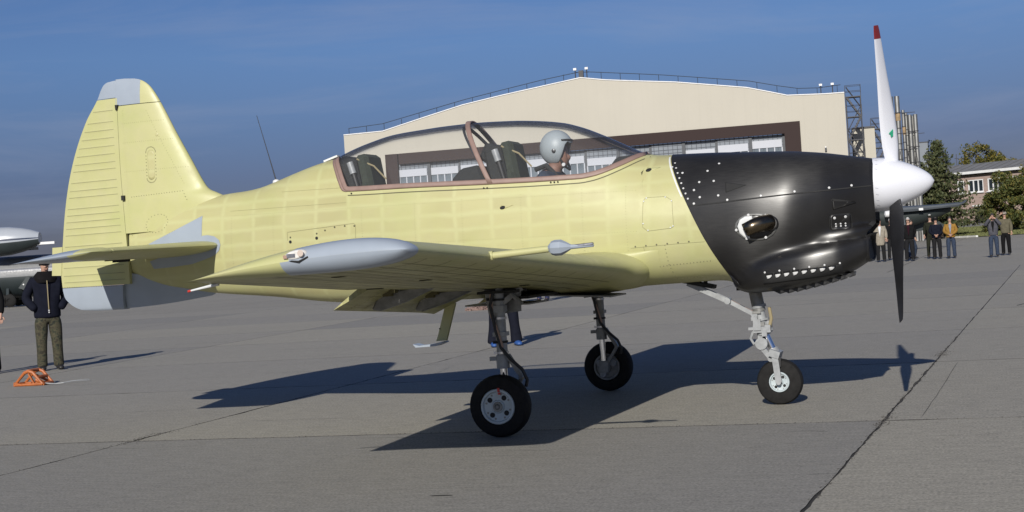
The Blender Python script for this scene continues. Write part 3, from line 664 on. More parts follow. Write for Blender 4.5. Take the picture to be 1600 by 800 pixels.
# rear closing frame behind the cowling
# cockpit tub
tb = B(); rows = []
for X in frange(-1.70, .62, 30):
    zs = sill_(X) - .012; y0 = yf(X, zs) - .022
    L_ = [(X, -y0, zs), (X, -y0 + .03, 1.7), (X, -y0 + .12, 1.42), (X, 0, 1.38)]
    rows.append(L_ + [(p[0], -p[1], p[2]) for p in reversed(L_[:-1])])
tb.grid(rows)
tb.add(rows[0], [tuple(range(7))]); tb.add(rows[-1], [tuple(range(7))]); tb.obj('cockpit_tub', M['darkframe'], AC, smooth=True)
# canopy
cb_ = B(); rows = []
for X in frange(SILL0 + .004, -1.66, 22) + frange(-1.62, .38, 50) + frange(.40, SILL1 - .004, 30):
    a0 = aB(X); rows.append([Vector((X, -sec(X, a)[0] * (1 if a <= PI / 2 else -1), sec(X, a)[1])) if a <= PI / 2 else Vector((X, sec(X, PI - a)[0], sec(X, PI - a)[1])) for a in frange(a0, PI - a0, 44)])
cb_.grid(rows); canopy = cb_.obj('canopy_glass', M['glass'], AC, smooth=True, angle=180)
# canopy frame: sill rail on both sides, bows
def offset_strip(pts, w0, w1, off, surf, side=-1, sub=3):
    """strip between offsets w0..w1 to the left of a curve in the X-Z side view, laid on the skin"""
    rows = []
    for i, p in enumerate(pts):
        a = pts[max(0, i - 1)]; c = pts[min(len(pts) - 1, i + 1)]; d = Vector((c[0] - a[0], c[1] - a[1])).normalized(); nn = Vector((-d.y, d.x)); r_ = []
        for q in range(sub + 1):
            w = lin(w0, w1, q / sub); X, z = p[0] + nn.x * w, p[1] + nn.y * w; r_.append((X, side * (surf(X, z) + off), z))
        rows.append(r_)
    return rows
sillpts = [(X, sill_(X)) for X in frange(-1.895, -1.66, 26) + frange(-1.6, .36, 30) + frange(.4, .885, 24)]
for side in (-1, 1):
    f_ = B(); f_.grid(offset_strip(sillpts, -.004, .036, .005, yf, side)); solid(f_.obj('canopy_frame', M['pink'], AC, smooth=True, angle=60), .014)
    f_ = B(); f_.grid(offset_strip([(X, z - .038) for X, z in sillpts if X > -1.69] + [(.93, 2.078)], -.004, .004, .0025, yf, side, 1)); f_.obj('canopy_seam', M['ribline'], AC)
def bow(xt_, zt_, xb, zb_, w, off, n=36):
    rows = []
    for i in range(n + 1):
        a = None; r_ = []
        for q in range(4):
            ww = lin(-w, w, q / 3)
            # solve the angle range so the bow lies in its tilted plane
            t = i / n; al = lin(aB(xb), PI - aB(xb), t); s = math.sin(al)
            X = xt_ + ww
            for _ in range(4):
                z = zm(X) + (zt(X) - zm(X)) * s; X = lin(xb, xt_, (z - zb_) / (zt_ - zb_)) + ww
            y = wf(X) * math.cos(al); k = 1 + off / .6
            r_.append((X, -y * k, zm(X) + (zt(X) - zm(X)) * s * k))
        rows.append(r_)
    return rows
f_ = B(); f_.grid(bow(-.655, 2.50, -.365, 1.95, .022, .003)); o = f_.obj('canopy_bow', [M['pink'], M['darkframe']], AC, smooth=True, angle=60)
m_ = solid(o, .016, 1.0); m_.modifiers[0].material_offset = 1
f_ = B(); f_.grid(bow(-.70, 2.497, -.56, 2.28, .012, -.02, 30)); o = f_.obj('bow_bracket', M['darkframe'], AC, smooth=True); solid(o, .02)
def plane_strip(rows, name, mt, parent=AC, th=.01, label=None, off=0):
    b_ = B(); b_.grid(rows); o = b_.obj(name, mt, parent, smooth=True, angle=60, label=label); solid(o, th, off); return o
# arch at the rear of the canopy
rows = []
for X, z in [(p[0], p[1]) for p in sillpts[:26]]: rows.append([(X - .002, -(yf(X, z) + .004), z), (X - .03, -(yf(X - .03, z - .004) + .004), z - .004)])
plane_strip(rows, 'rear_bow', M['pink'])
# seats, coamings
def seat(x, dx):
    s_ = B()
    R = Matrix.Rotation(math.radians(-9), 3, 'Y')
    s_.box((x, 0, 1.92), (.16, .44, .70), 0, rot=R); s_.box((x + .24, 0, 1.60), (.42, .44, .12), 0); s_.box((x - .07, 0, 2.20), (.20, .34, .16), 0, rot=Matrix.Rotation(math.radians(28), 3, 'Y'))
    s_.box((x - .02, -.19, 2.12), (.13, .05, .28), 0, rot=R); s_.box((x - .02, .19, 2.12), (.13, .05, .28), 0, rot=R)
    o = s_.obj('seat', M['fabricblack'], AC); o.modifiers.new('round', 'BEVEL').width = .03
    c_ = B(); c_.box((x + .075, 0, 2.13), (.13, .34, .36), 0, rot=R); c_.box((x + .1, 0, 1.85), (.12, .38, .45), 0, rot=R); c = c_.obj('cushion', M['seatgreen'], o); c.modifiers.new('round', 'BEVEL').width = .035
    t_ = B(); t_.tube([(x - .02, -.23, 2.24), (x + .01, -.235, 2.14)], [.030, .030], 12, 1); t_.tube([(x + .005, -.235, 2.16), (x + .06, -.24, 1.95)], [.022, .018], 10); t_.obj('bottle', [M['hose'], M['gearpaint']], o, smooth=True)
    t_ = B(); t_.tube([(x + .02, -.17, 2.27), (x + .16, -.13, 2.2), (x + .26, -.11, 2.08)], .008, 6); t_.obj('harness_strap', M['tan'], o, smooth=True)
    return o
seat(-.36, 0); seat(-1.69, 0)
c_ = B(); c_.prism([(-.80, 1.86), (-.74, 2.02), (-.66, 2.10), (-.50, 2.12), (-.42, 1.86)], lambda p, y: (p[0], y, p[1]), -.33, .33); o = c_.obj('rear_coaming', M['fabricblack'], AC); o.modifiers.new('round', 'BEVEL').width = .02
c_ = B(); c_.prism([(.52, 1.80), (.56, 1.98), (.66, 2.095), (.80, 2.10), (.86, 1.80)], lambda p, y: (p[0], y * (1 - .0 * p[0]), p[1]), -.21, .21); o = c_.obj('front_coaming', M['fabricblack'], AC); o.modifiers.new('round', 'BEVEL').width = .02

# ---- cowling: one polar skin, upper body blended with the chin
ztB = curve([(1.5, 1.06), (1.8, 1.20), (2.05, 1.275), (2.3, 1.305), (2.72, 1.335)]); zbB = curve([(1.5, 1.0), (1.6, .968), (1.69, .935), (1.95, .926), (2.156, .956), (2.36, 1.0), (2.515, 1.048), (2.6, 1.085), (2.72, 1.14)])
wB = curve([(1.5, .26), (1.65, .38), (1.85, .445), (2.1, .462), (2.4, .43), (2.6, .375), (2.72, .34)])
wC = curve([(1.9, .0), (2.15, .30), (2.35, .355), (2.55, .335), (2.72, .27)]); zC = curve([(1.9, 1.25), (2.3, 1.315), (2.6, 1.345), (2.72, 1.345)])
zc = curve([(1.0, 1.50), (1.35, 1.46), (1.8, 1.22), (2.3, 1.20), (2.72, 1.215)])
def inA(X, y, z):
    z0 = zm(X); y = abs(y) / wf(X)
    if z >= z0: return y * y + ((z - z0) / (zt(X) - z0)) ** 2 < 1
    n = nb(X); return y ** n + ((z0 - z) / (z0 - zb(X))) ** n < 1
def inB(X, y, z):
    h = (ztB(X) - zbB(X)) / 2; n = 3.4; return (abs(y) / wB(X)) ** n + (abs(z - zbB(X) - h) / h) ** n < 1
def inC(X, y, z):
    w = wC(X); return w > .02 and (abs(y) / w) ** 2.6 + (abs(z - zC(X)) / .075) ** 2.6 < 1
def far_hit(ins, X, th, rmax=1.0):
    c, s = math.cos(th), math.sin(th); z0 = zc(X); r = rmax; stp = .035
    while r > 0 and not ins(X, r * s, z0 + r * c): r -= stp
    if r <= 0: return 0.0
    lo, hi = r, r + stp
    for _ in range(12):
        md = (lo + hi) / 2
        if ins(X, md * s, z0 + md * c): lo = md
        else: hi = md
    return lo
def crad(X, th):
    a = far_hit(inA, X, th); 
    if X < 1.5 or th < .6: return a
    p = 9.0; b2 = far_hit(inB, X, th); c = far_hit(inC, X, th) if X > 1.92 else 0
    m = max(a, b2, c)
    return m * ((a / m) ** p + (b2 / m) ** p + (c / m) ** p) ** (1 / p)
NTH = 120
def cowl_row(s):
    r_ = []
    for i in range(NTH + 1):
        th = PI * i / NTH; X = s
        for _ in range(4):
            r = crad(X, th); z = zc(X) + r * math.cos(th); X = s + kshear(s) * (seamX(z) - 1.3)
        r = crad(X, th) + .004; z = zc(X) + r * math.cos(th); q_ = max(0, min(1, (1.42 - z) / .10)); q_ = q_ * q_ * (3 - 2 * q_); r_.append(Vector((X - .07 * max(0, (s - 2.2) / .49) ** 2 * q_, -r * math.sin(th), z)))
    return r_ + [Vector((p.x, -p.y, p.z)) for p in reversed(r_[1:-1])]
def yc(X, z):
    pz = zc(X) + crad(X, 0); py = 0
    for i in range(1, 121):
        th = PI * i / 120; r = crad(X, th); z1 = zc(X) + r * math.cos(th); y1 = r * math.sin(th)
        if z1 <= z <= pz: return lin(py, y1, (pz - z) / max(1e-9, pz - z1)) + .004
        pz, py = z1, y1
    return .05
cw = B(); crow = [cowl_row(s) for s in frange(1.3, 2.69, 62)]; cw.grid(crow, closed=True)
lastr = crow[-1]; n_ = len(lastr); ctr = Vector((2.66, 0, 1.60)); inner = [lin(p, ctr, .16) + Vector((-.012, 0, 0)) for p in lastr]
cw.grid([lastr, [p + Vector((.008, 0, 0)) - (p - ctr) * .02 for p in lastr]], closed=True); cw.grid([[p + Vector((.008, 0, 0)) - (p - ctr) * .02 for p in lastr], inner], closed=True, mi=1); cw.add(inner, [tuple(range(n_))], 1)
cowl = cw.obj('engine_cowl', [M['cowl'], M['gap']], AC, smooth=True, merge=.0003, angle=48)
bm = bmesh.new(); bm.from_mesh(cowl.data); sv_ = [v for v in bm.verts if not v.is_boundary and v.co.x < 2.60 and v.co.x > seamX(max(.94, min(2.09, v.co.z))) + .03]
for _ in range(5): bmesh.ops.smooth_vert(bm, verts=sv_, factor=.5, use_axis_x=True, use_axis_y=True, use_axis_z=True)
bm.to_mesh(cowl.data); bm.free()
# chin intake mouth
mo = B(); rows = []
for X, k in ((2.55, .98), (2.628, 1.0), (2.642, .97), (2.625, .90), (2.45, .86)):
    r_ = []
    for i in range(40):
        a = 2 * PI * i / 40; c, s = math.cos(a), math.sin(a); cz = 1.225; hz = .115
        y = .335 * k * math.copysign(abs(c) ** .55, c); z = cz + hz * (k if k > .95 else k - .06) * math.copysign(abs(s) ** .6, s); rake = .055 * max(0, (z - cz)) / hz * (1 - abs(y) / .4)
        r_.append((X + (rake if X > 2.6 else 0), y, z))
    rows.append(r_)
mo.grid(rows, closed=True, mif=lambda i, k: 1 if i >= 2 else 0); mouth = mo.obj('chin_intake', [M['cowl'], M['gap']], AC, smooth=True, angle=60)
B().add(rows[-1], [tuple(range(40))]).obj('intake_screen', M['gap'], mouth)

# ---- things laid on the skin
def patch(poly, surf, off, mt, name, parent, th=.004, label=None, rings=5, sub=4):
    P = []
    for i, a in enumerate(poly):
        c = poly[(i + 1) % len(poly)]
        for q in range(sub): P.append((lin(a[0], c[0], q / sub), lin(a[1], c[1], q / sub)))
    cx = sum(p[0] for p in P) / len(P); cz = sum(p[1] for p in P) / len(P); rows = []
    for r in range(rings):
        k = 1 - r / rings; rows.append([(cx + (p[0] - cx) * k, cz + (p[1] - cz) * k) for p in P])
    b_ = B(); v3 = lambda p: (p[0], -(surf(*p) + off), p[1])
    b_.grid([[v3(p) for p in r] for r in rows], closed=True); n = len(P); o0 = (rings - 1) * n
    b_.v.append(v3((cx, cz))); ci = len(b_.v) - 1
    for i in range(n): b_.f.append((o0 + i, o0 + (i + 1) % n, ci)); b_.m.append(0)
    o = b_.obj(name, mt, parent, smooth=True, label=label)
    if th: solid(o, th)
    return o
def seam(pts, surf, name, parent, w=.0035, off=.0015, mt=None, sub=10):
    P = []
    for a, c in zip(pts[:-1], pts[1:]): P += [(lin(a[0], c[0], q / sub), lin(a[1], c[1], q / sub)) for q in range(sub)]
    P.append(pts[-1]); b_ = B(); b_.grid(offset_strip(P, -w, w, off, surf, -1, 1)); return b_.obj(name, mt or M['ribline'], parent)
def dots(pts, surf, name, parent, step=.03, r=.005, mt=None):
    b_ = B(); L = 0
    for a, c in zip(pts[:-1], pts[1:]):
        d = math.hypot(c[0] - a[0], c[1] - a[1]); k = max(1, int(d / step))
        for q in range(k):
            x, z = lin(a[0], c[0], q / k), lin(a[1], c[1], q / k); y = -(surf(x, z) + .002)
            b_.add([(x + r * math.cos(t), y, z + r * math.sin(t)) for t in (0, 1.05, 2.09, 3.14, 4.19, 5.24)], [(0, 1, 2, 3, 4, 5)])
    return kind(b_.obj(name, mt or M['ribline'], parent), 'stuff')
def oval(cx, cz, rx, rz, rot=0, n=20):
    c, s = math.cos(rot), math.sin(rot)
    return [(cx + rx * math.cos(t) * c - rz * math.sin(t) * s, cz + rx * math.cos(t) * s + rz * math.sin(t) * c) for t in [2 * PI * i / n for i in range(n)]]
seam([(1.285, 1.642), (1.515, 1.651), (2.012, 1.675), (2.395, 1.69), (2.684, 1.702)], yc, 'cowl_split_line', cowl, .005, .002, M['gap'])
seam([(seamX(z) - .012, z) for z in frange(1.72, 2.06, 12)], yf, 'cowl_edge_lip', cowl, .006, .004, M['insulator'], 2)
fa_ = [(1.14, 1.968), (1.232, 1.912), (1.434, 1.912), (1.519, 1.966), (1.374, 1.826), (1.49, 1.826), (1.334, 1.765), (1.381, 1.705), (1.528, 1.708), (1.599, 1.668), (1.333, 1.658), (1.861, 1.681), (2.118, 1.695), (2.376, 1.706), (2.54, 1.713)]
def fastener(x, z, surf, parent, r=.0095, mt=None, name='fastener'):
    y = surf(x, z); b_ = B(); e_ = .004
    ny = Vector((-(surf(x + .02, z) - surf(x - .02, z)) / .04, -1, -(surf(x, z + .02) - surf(x, z - .02)) / .04)); ny = Vector((-ny.x * 1, -1, -ny.z)) if False else Vector(((surf(x + .02, z) - surf(x - .02, z)) / -.04, -1, (surf(x, z + .02) - surf(x, z - .02)) / -.04)).normalized()
    ny = Vector((-ny.x, ny.y, -ny.z)) if ny.y > 0 else ny
    a = ny.orthogonal().normalized(); c = ny.cross(a); p = Vector((x, -y, z)); rows = []
    for k, h in ((1, 0), (1, .003), (.6, .005)): rows.append([p + ny * h + (a * math.cos(t) + c * math.sin(t)) * r * k for t in [2 * PI * i / 10 for i in range(10)]])
    b_.grid(rows, closed=True); b_.add(rows[-1], [tuple(range(10))]); return b_.obj(name, mt or M['fastener'], parent, smooth=True)
for x, z in fa_: fastener(x, z, yc, cowl)
for z in frange(1.70, 2.0, 7): fastener(seamX(z) + .03, z, yc, cowl, .008)
patch([(1.581, 1.808), (1.748, 1.774), (1.587, 1.727)], yc, .001, M['gap'], 'air_scoop', cowl, .002)
d2 = patch([(2.392, 1.616), (2.565, 1.579), (2.395, 1.535)], yc, .001, M['cowl'], 'air_scoop', cowl, .008)
patch([(2.392, 1.622), (2.44, 1.612), (2.56, 1.587), (2.47, 1.593), (2.40, 1.60)], yc, .004, M['gap'], 'scoop_lip', d2, .004)
pn = patch([(2.37, 1.375), (2.505, 1.378), (2.517, 1.39), (2.52, 1.485), (2.505, 1.498), (2.38, 1.493), (2.366, 1.48), (2.36, 1.39)], yc, .004, M['cowl'], 'access_panel', cowl, .006)
seam([(2.37, 1.375), (2.505, 1.378), (2.522, 1.39), (2.522, 1.485), (2.505, 1.50), (2.38, 1.497), (2.362, 1.48), (2.36, 1.39), (2.37, 1.375)], yc, 'panel_gap', cowl, .003, .004, M['gap'], 3)
for x, z in ((2.40, 1.47), (2.48, 1.475)): fastener(x, z, lambda a, c: yc(a, c) + .007, cowl, .011)
for i in range(3):
    for q in range(2): fastener(2.405 + .035 * i, 1.405 + .018 * q, lambda a, c: yc(a, c) + .007, cowl, .007)
# exhaust stub in its oval plate
ex = patch(oval(1.808, 1.443, .162, .108, -.05), yc, .002, M['geardark'], 'exhaust_plate', cowl, .008)
patch(oval(1.808, 1.443, .146, .094, -.05), yc, .006, M['cowl'], 'plate_inner', ex, .006)
patch([(1.682, 1.40), (1.668, 1.455), (1.69, 1.505), (1.73, 1.528), (1.785, 1.53), (1.79, 1.49), (1.76, 1.455), (1.73, 1.42), (1.735, 1.375), (1.76, 1.355), (1.72, 1.362)], yc, .0115, M['insulator'], 'plate_shield', ex, .003)
ye = -yc(1.83, 1.45)
t_ = B(); t_.tube([(1.93, ye + .10, 1.47), (1.90, ye - .0, 1.47), (1.86, ye - .055, 1.463), (1.80, ye - .085, 1.447), (1.735, ye - .10, 1.42)], [.062, .064, .060, .054, .050], 18, caps=False)
pipe = t_.obj('exhaust_pipe', M['exhaust'], ex, smooth=True); solid(pipe, .006)
patch(oval(1.91, 1.465, .075, .062), yc, .012, M['cowl'], 'pipe_boot', ex, .02)
for a in (0.15, 1.0, 1.9, 3.3, 4.2, 5.2): fastener(1.808 + .152 * math.cos(a), 1.443 + .10 * math.sin(a), lambda p, q: yc(p, q) + .011, ex, .011)
# cooling louvres
lp = patch([(1.83, 1.075), (2.44, 1.11), (2.44, 1.035), (1.83, .99)], yc, .002, M['gap'], 'louvre_panel', cowl, .003, sub=8)
for i in range(8):
    x = 1.862 + .0685 * i; z = 1.043 + .0052 * i
    patch([(x, z + .014), (x + .044, z + .022), (x + .040, z + .008), (x + .026, z - .006), (x + .004, z - .012)], yc, .012, M['fastener'], 'louvre', lp, .003, rings=2, sub=2)
    h_ = B(); yy = -yc(x + .02, z + .02); h_.add([(x - .006, yy, z + .028), (x + .05, yy, z + .034), (x + .05, yy - .03, z + .026), (x - .006, yy - .022, z + .022)], [(0, 1, 2, 3)]); solid(h_.obj('louvre_hood', M['cowl'], lp), .004)
for i in range(9):
    x = 1.90 + .068 * i; z = crad(x, PI); zz = zc(x) - z
    h_ = B(); h_.prism([(x - .035, zz + .01), (x + .03, zz - .024), (x + .036, zz + .01)], lambda p, y: (p[0], y, p[1]), -.26, .26); h_.obj('louvre_vane', M['cowl'], lp)
for i in range(6): fastener(1.85 + .115 * i, 1.083 + .0075 * i, lambda a, c: yc(a, c) + .004, lp, .008)

# ---- spinner and propeller
sp = B(); prof = [(2.672, 0.0), (2.672, .205), (2.678, .213), (2.70, .2145), (2.78, .208), (2.83, .197), (2.88, .181), (2.95, .153), (3.02, .120), (3.08, .083), (3.12, .048), (3.137, .024), (3.145, .0005)]
pf = curve([(p[0] + i * 1e-6, p[1]) for i, p in enumerate(prof[2:])])
prof2 = prof[:2] + [(x, pf(x)) for x in frange(2.678, 3.145, 30)]
sp.lathe(prof2, (0, 0, 1.712), 'X', 48); spin = sp.obj('spinner', M['white'], AC, smooth=True, angle=40)
dash = B(); rd = random.Random(2)
for i in range(26):
    a = 2 * PI * i / 26; X = 2.71; r = pf(X) + .0012; a2 = a + .02
    dash.add([(X, -r * math.sin(a), 1.712 + r * math.cos(a)), (X + .022, -r * math.sin(a + .03), 1.712 + r * math.cos(a + .03)), (X + .022, -r * math.sin(a + .05), 1.712 + r * math.cos(a + .05)), (X, -r * math.sin(a + .02), 1.712 + r * math.cos(a + .02))], [(0, 1, 2, 3)])
kind(dash.obj('screw_row', mat('screw_grey', (.42, .42, .46), .5), spin), 'stuff')
def blade(ang):
    R_ = 1.245; th = math.radians(ang); er = Vector((0, math.cos(th), math.sin(th))); e_ = Vector((0, math.sin(th), -math.cos(th)))
    rows = []; rs = [.10, .16, .22, .30, .42, .56, .70, .84, .96, 1.06, 1.14, 1.20, 1.235, 1.245]
    ch = curve([(.10, .085), (.22, .125), (.36, .165), (.55, .170), (.8, .145), (1.0, .122), (1.15, .100), (1.22, .085), (1.245, .070)]); be = curve([(.1, 58), (.3, 50), (.6, 38), (.9, 30), (1.245, 25)])
    tk = curve([(.1, .085), (.2, .055), (.4, .028), (.8, .016), (1.245, .006)])
    for r in rs:
        c = ch(r); b2 = math.radians(be(r)); cv = Vector((math.sin(b2), 0, 0)) + e_ * math.cos(b2); nv = Vector((math.cos(b2), 0, 0)) - e_ * math.sin(b2)
        O = Vector((2.833 - .042 * er.z * r / 1.2, 0, 1.712)) + er * r - cv * .0; k = []
        for i in range(10):  # front (cambered) face then back face
            x = i / 9; k.append(O + cv * (x - .42) * c + nv * (tk(r) * 2.0 * math.sqrt(max(0, x * (1 - x))) * .75))
        for i in range(8, 0, -1):
            x = i / 9; k.append(O + cv * (x - .42) * c - nv * (tk(r) * 2.0 * math.sqrt(max(0, x * (1 - x))) * .25))
        rows.append(k)
    b_ = B(); n = len(rows[0])
    b_.grid(rows, closed=True, mif=lambda i, k: ((2 if rs[i] >= 1.13 else 0) if k < 9 else 1))
    b_.add(rows[-1], [tuple(range(n))], 1)
    o = b_.obj('propeller_blade', [M['white'], M['bladeblack'], M['bladered']], AC, smooth=True, angle=60)
    return o, er, e_
bl = [blade(a) for a in (99, 237, -4)]
bl[0][0]['label'] = 'upright blade showing its white front face and red tip'; bl[1][0]['label'] = 'downward blade showing its black back face'
# small green maker mark on the white face of the upright blade
er, e_ = bl[0][1], bl[0][2]; b2 = math.radians(53); cv = Vector((math.sin(b2), 0, 0)) + e_ * math.cos(b2); nv = Vector((math.cos(b2), 0, 0)) - e_ * math.sin(b2)
O = Vector((2.833, 0, 1.712)) + er * .40 + nv * .0235
mk = B()
for poly in ([(-.022, .0), (.018, .03), (.02, .012), (-.004, -.006)], [(-.008, -.012), (.018, .004), (.016, -.02), (.0, -.034)]): mk.add([O + cv * p[0] + er * p[1] for p in poly], [(0, 1, 2, 3)])
solid(mk.obj('maker_mark', M['logogreen'], bl[0][0]), .003)

# ---- fin, rudder, ventral fin
finLE = curve([(1.70, -2.98), (2.07, -3.06), (2.09, -3.12), (2.105, -3.178), (2.138, -3.234), (2.207, -3.282), (2.409, -3.387), (2.687, -3.533), (2.891, -3.632), (3.046, -3.715), (3.143, -3.789), (3.199, -3.88), (3.218, -3.967), (3.222, -4.04)])
finTE = curve([(1.078, -4.50), (1.085, -4.60), (1.104, -4.693), (1.158, -4.788), (1.228, -4.846), (1.313, -4.861), (1.429, -4.866), (1.707, -4.83), (1.977, -4.788), (2.276, -4.722), (2.571, -4.622), (2.86, -4.48), (3.047, -4.347), (3.172, -4.275), (3.205, -4.223), (3.215, -4.12), (3.222, -4.05)])
hingeX = curve([(1.0, -4.10), (1.43, -4.075), (1.69, -4.084), (1.93, -4.093), (2.4, -4.112), (3.0, -4.12)])
def foil(x): x = max(0, min(1, x)); return 5 * (.2969 * math.sqrt(x) - .126 * x - .3516 * x * x + .2843 * x**3 - .1036 * x**4)
def fin_t(X, z):
    a = finLE(max(1.9, z)); c = a - finTE(z); t = foil((a - X) / c) * c * .105
    return t * (math.sqrt(max(0, min(1, (3.223 - z) / .16))) if z > 3.06 else 1) + .001
def finrows(zs, xa, xb, n, extra=None):
    rows = []
    for z in zs:
        a, b2 = xa(z), xb(z); half = []
        for i in range(n + 1):
            t = i / n; X = lin(a, b2, 1 - math.cos(t * PI / 2)) if extra is None else lin(a, b2, t)
            half.append(Vector((X, -(fin_t(X, z) + (extra(X, z) if extra else 0)), z)))
        rows.append(half + [Vector((p.x, -p.y, p.z)) for p in reversed(half)])
    return rows
fb = B(); rows = finrows(frange(1.78, 2.1, 6) + frange(2.12, 2.968, 40), finLE, lambda z: hingeX(z) + .002, 22); fb.grid(rows, closed=True); fb.add(rows[-1], [tuple(range(len(rows[-1])))])
fin = fb.obj('fin', M['primer_plain'], AC, smooth=True, angle=50)
M['tape'] = mat('rib_tape_tan', (.27, .26, .13), .6)
ribs = []; z_ = 1.36; rr_ = random.Random(8)
while z_ < 3.0: ribs.append(z_); z_ += rr_.choice((.062, .075, .105))
def rib(X, z):
    h = 0
    u_ = (hingeX(z) - X) / max(.1, hingeX(z) - finTE(z))
    for q in ribs:
        d = (z - q) / .009
        if abs(d) < 3: h += math.exp(-d * d)
    return .003 * h * max(0, min(1, (u_ - .12) * 8)) * max(0, min(1, (.93 - u_) * 12))
rb = B(); rows = finrows(frange(1.312, 3.046, 200), lambda z: hingeX(z) - .001, finTE, 12, rib); rb.grid(rows, closed=True); rb.add(rows[0], [tuple(range(len(rows[0])))]); rb.add(rows[-1], [tuple(range(len(rows[-1])))])
rud = rb.obj('rudder', M['primer_plain'], AC, smooth=True, angle=60)
rb = B(); rows = finrows(frange(1.079, 1.308, 24), lambda z: hingeX(z) - .08, finTE, 12, lambda X, z: 0); rb.grid(rows, closed=True); rb.add(rows[0], [tuple(range(len(rows[0])))]); rb.obj('rudder_foot', M['grey'], rud, smooth=True, angle=50)
rb = B(); rb.prism([(-4.86, 1.43), (-4.965, 1.435), (-4.94, 1.70), (-4.83, 1.70)], lambda p, y: (p[0], y, p[1]), -.008, .008); rb.obj('trim_tab', M['primer_plain'], rud)
for q_ in ribs:
    if q_ > 1.33: seam([(hingeX(q_) - .05, q_), (finTE(q_) + .03, q_)], lambda x, z: fin_t(x, z) + rib(x, z), 'rib_tape', rud, .0028, .0012, M['tape'], 6)
dots([(-4.86, 1.318), (-4.20, 1.300)], lambda x, z: fin_t(x, z), 'rivet_row', rud, .028, .004)
cp = B(); r0 = finrows(frange(2.974, 3.2, 26), finLE, lambda z: min(-3.868, finLE(z) - .0005), 12); cp.grid(r0, closed=True, mi=1); r1 = finrows(frange(2.974, 3.222, 26), lambda z: min(-3.8685, finLE(z)), lambda z: -4.135, 14); cp.grid(r1, closed=True); cp.add(r1[0], [tuple(range(len(r1[0])))])
r2 = finrows(frange(3.052, 3.2215, 18), lambda z: -4.13, finTE, 10); cp.grid(r2, closed=True); cp.add(r2[0], [tuple(range(len(r2[0])))])
cp.obj('fin_cap', [M['grey'], M['primer_plain']], AC, smooth=True, angle=50, label='blue grey fin tip cap with yellow leading edge')
rb = B(); rb.prism([(-4.132, 2.98), (-4.10, 2.98), (-4.115, 2.93), (-4.128, 2.93)], lambda p, y: (p[0], y, p[1]), -.05, .05); rb.obj('hinge_notch', M['gap'], fin)
rb = B(); rb.box((-4.085, 0, 2.11), (.03, .19, .045)); rb.obj('hinge_slot', M['gap'], fin)
dots([(-4.06, 2.92), (-4.03, 1.75)], lambda x, z: fin_t(x, z), 'rivet_row', fin, .022, .0035, M['primer'])
stad = lambda a, h: [(-3.775 + a * math.cos(t), 2.395 + (h if math.sin(t) >= 0 else -h) + a * math.sin(t)) for t in frange(0, 2 * PI, 24)[:-1]]
patch(stad(.035, .105), fin_t, .0005, M['primer'], 'inspection_plate', fin, .001); dots([*stad(.05, .115), stad(.05, .115)[0]], fin_t, 'rivet_row', fin, .028, .0045)
dots([(-4.0, 2.112), (-3.46, 2.131), (-3.40, 2.02)], lambda x, z: max(fin_t(x, z), yf(x, z)), 'rivet_row', fin, .026, .004)
fastener(-3.707, 2.669, fin_t, fin, .016, M['primer'], 'drain_plug')
mxs = lambda x, z: max(fin_t(x, z), yf(x, z))
dots([*oval(-3.74, 1.85, .12, .08, .25, 20), oval(-3.74, 1.85, .12, .08, .25, 20)[0]], mxs, 'rivet_row', fus, .03, .004)
# grey wear plates round the tailplane root
patch([(-3.844, 1.665), (-3.54, 1.77), (-3.228, 1.885), (-3.226, 1.71), (-3.30, 1.63), (-3.6, 1.62)], mxs, .003, M['grey'], 'root_plate', fus, .0, sub=6)
patch([(-3.30, 1.70), (-3.16, 1.705), (-3.087, 1.69), (-3.036, 1.655), (-3.022, 1.61), (-3.04, 1.56), (-3.08, 1.53), (-3.126, 1.51), (-3.2, 1.49), (-3.354, 1.455), (-3.6, 1.44), (-3.80, 1.435), (-3.84, 1.505), (-3.6, 1.56)], mxs, .004, M['grey'], 'root_plate', fus, .0, sub=4)
dots([(-3.85, 1.66), (-3.22, 1.88)], mxs, 'rivet_row', fus, .03, .0045)
vf = B(); topv = curve([(-4.2, 1.42), (-4.03, 1.40), (-3.887, 1.34), (-3.675, 1.28), (-3.496, 1.25), (-3.23, 1.20)]); botv = curve([(-4.2, 1.085), (-3.993, 1.092), (-3.686, 1.112), (-3.35, 1.148), (-3.275, 1.157), (-3.234, 1.172)])
rows = []
for X in frange(-4.165, -3.236, 24):
    t = .036 * math.sqrt(max(.02, min(1, (-3.23 - X) / .35))); zz = frange(topv(X), botv(X), 6); h = [Vector((X, -t * (1 - .75 * (i / 6) ** 3), z)) for i, z in enumerate(zz)]
    rows.append(h + [Vector((p.x, -p.y, p.z)) for p in reversed(h)])
vf.grid(rows, closed=True); vf.add(rows[0], [tuple(range(14))]); vf.add(rows[-1], [tuple(range(14))]); vf.obj('ventral_fin', M['grey'], AC, smooth=True, angle=50)

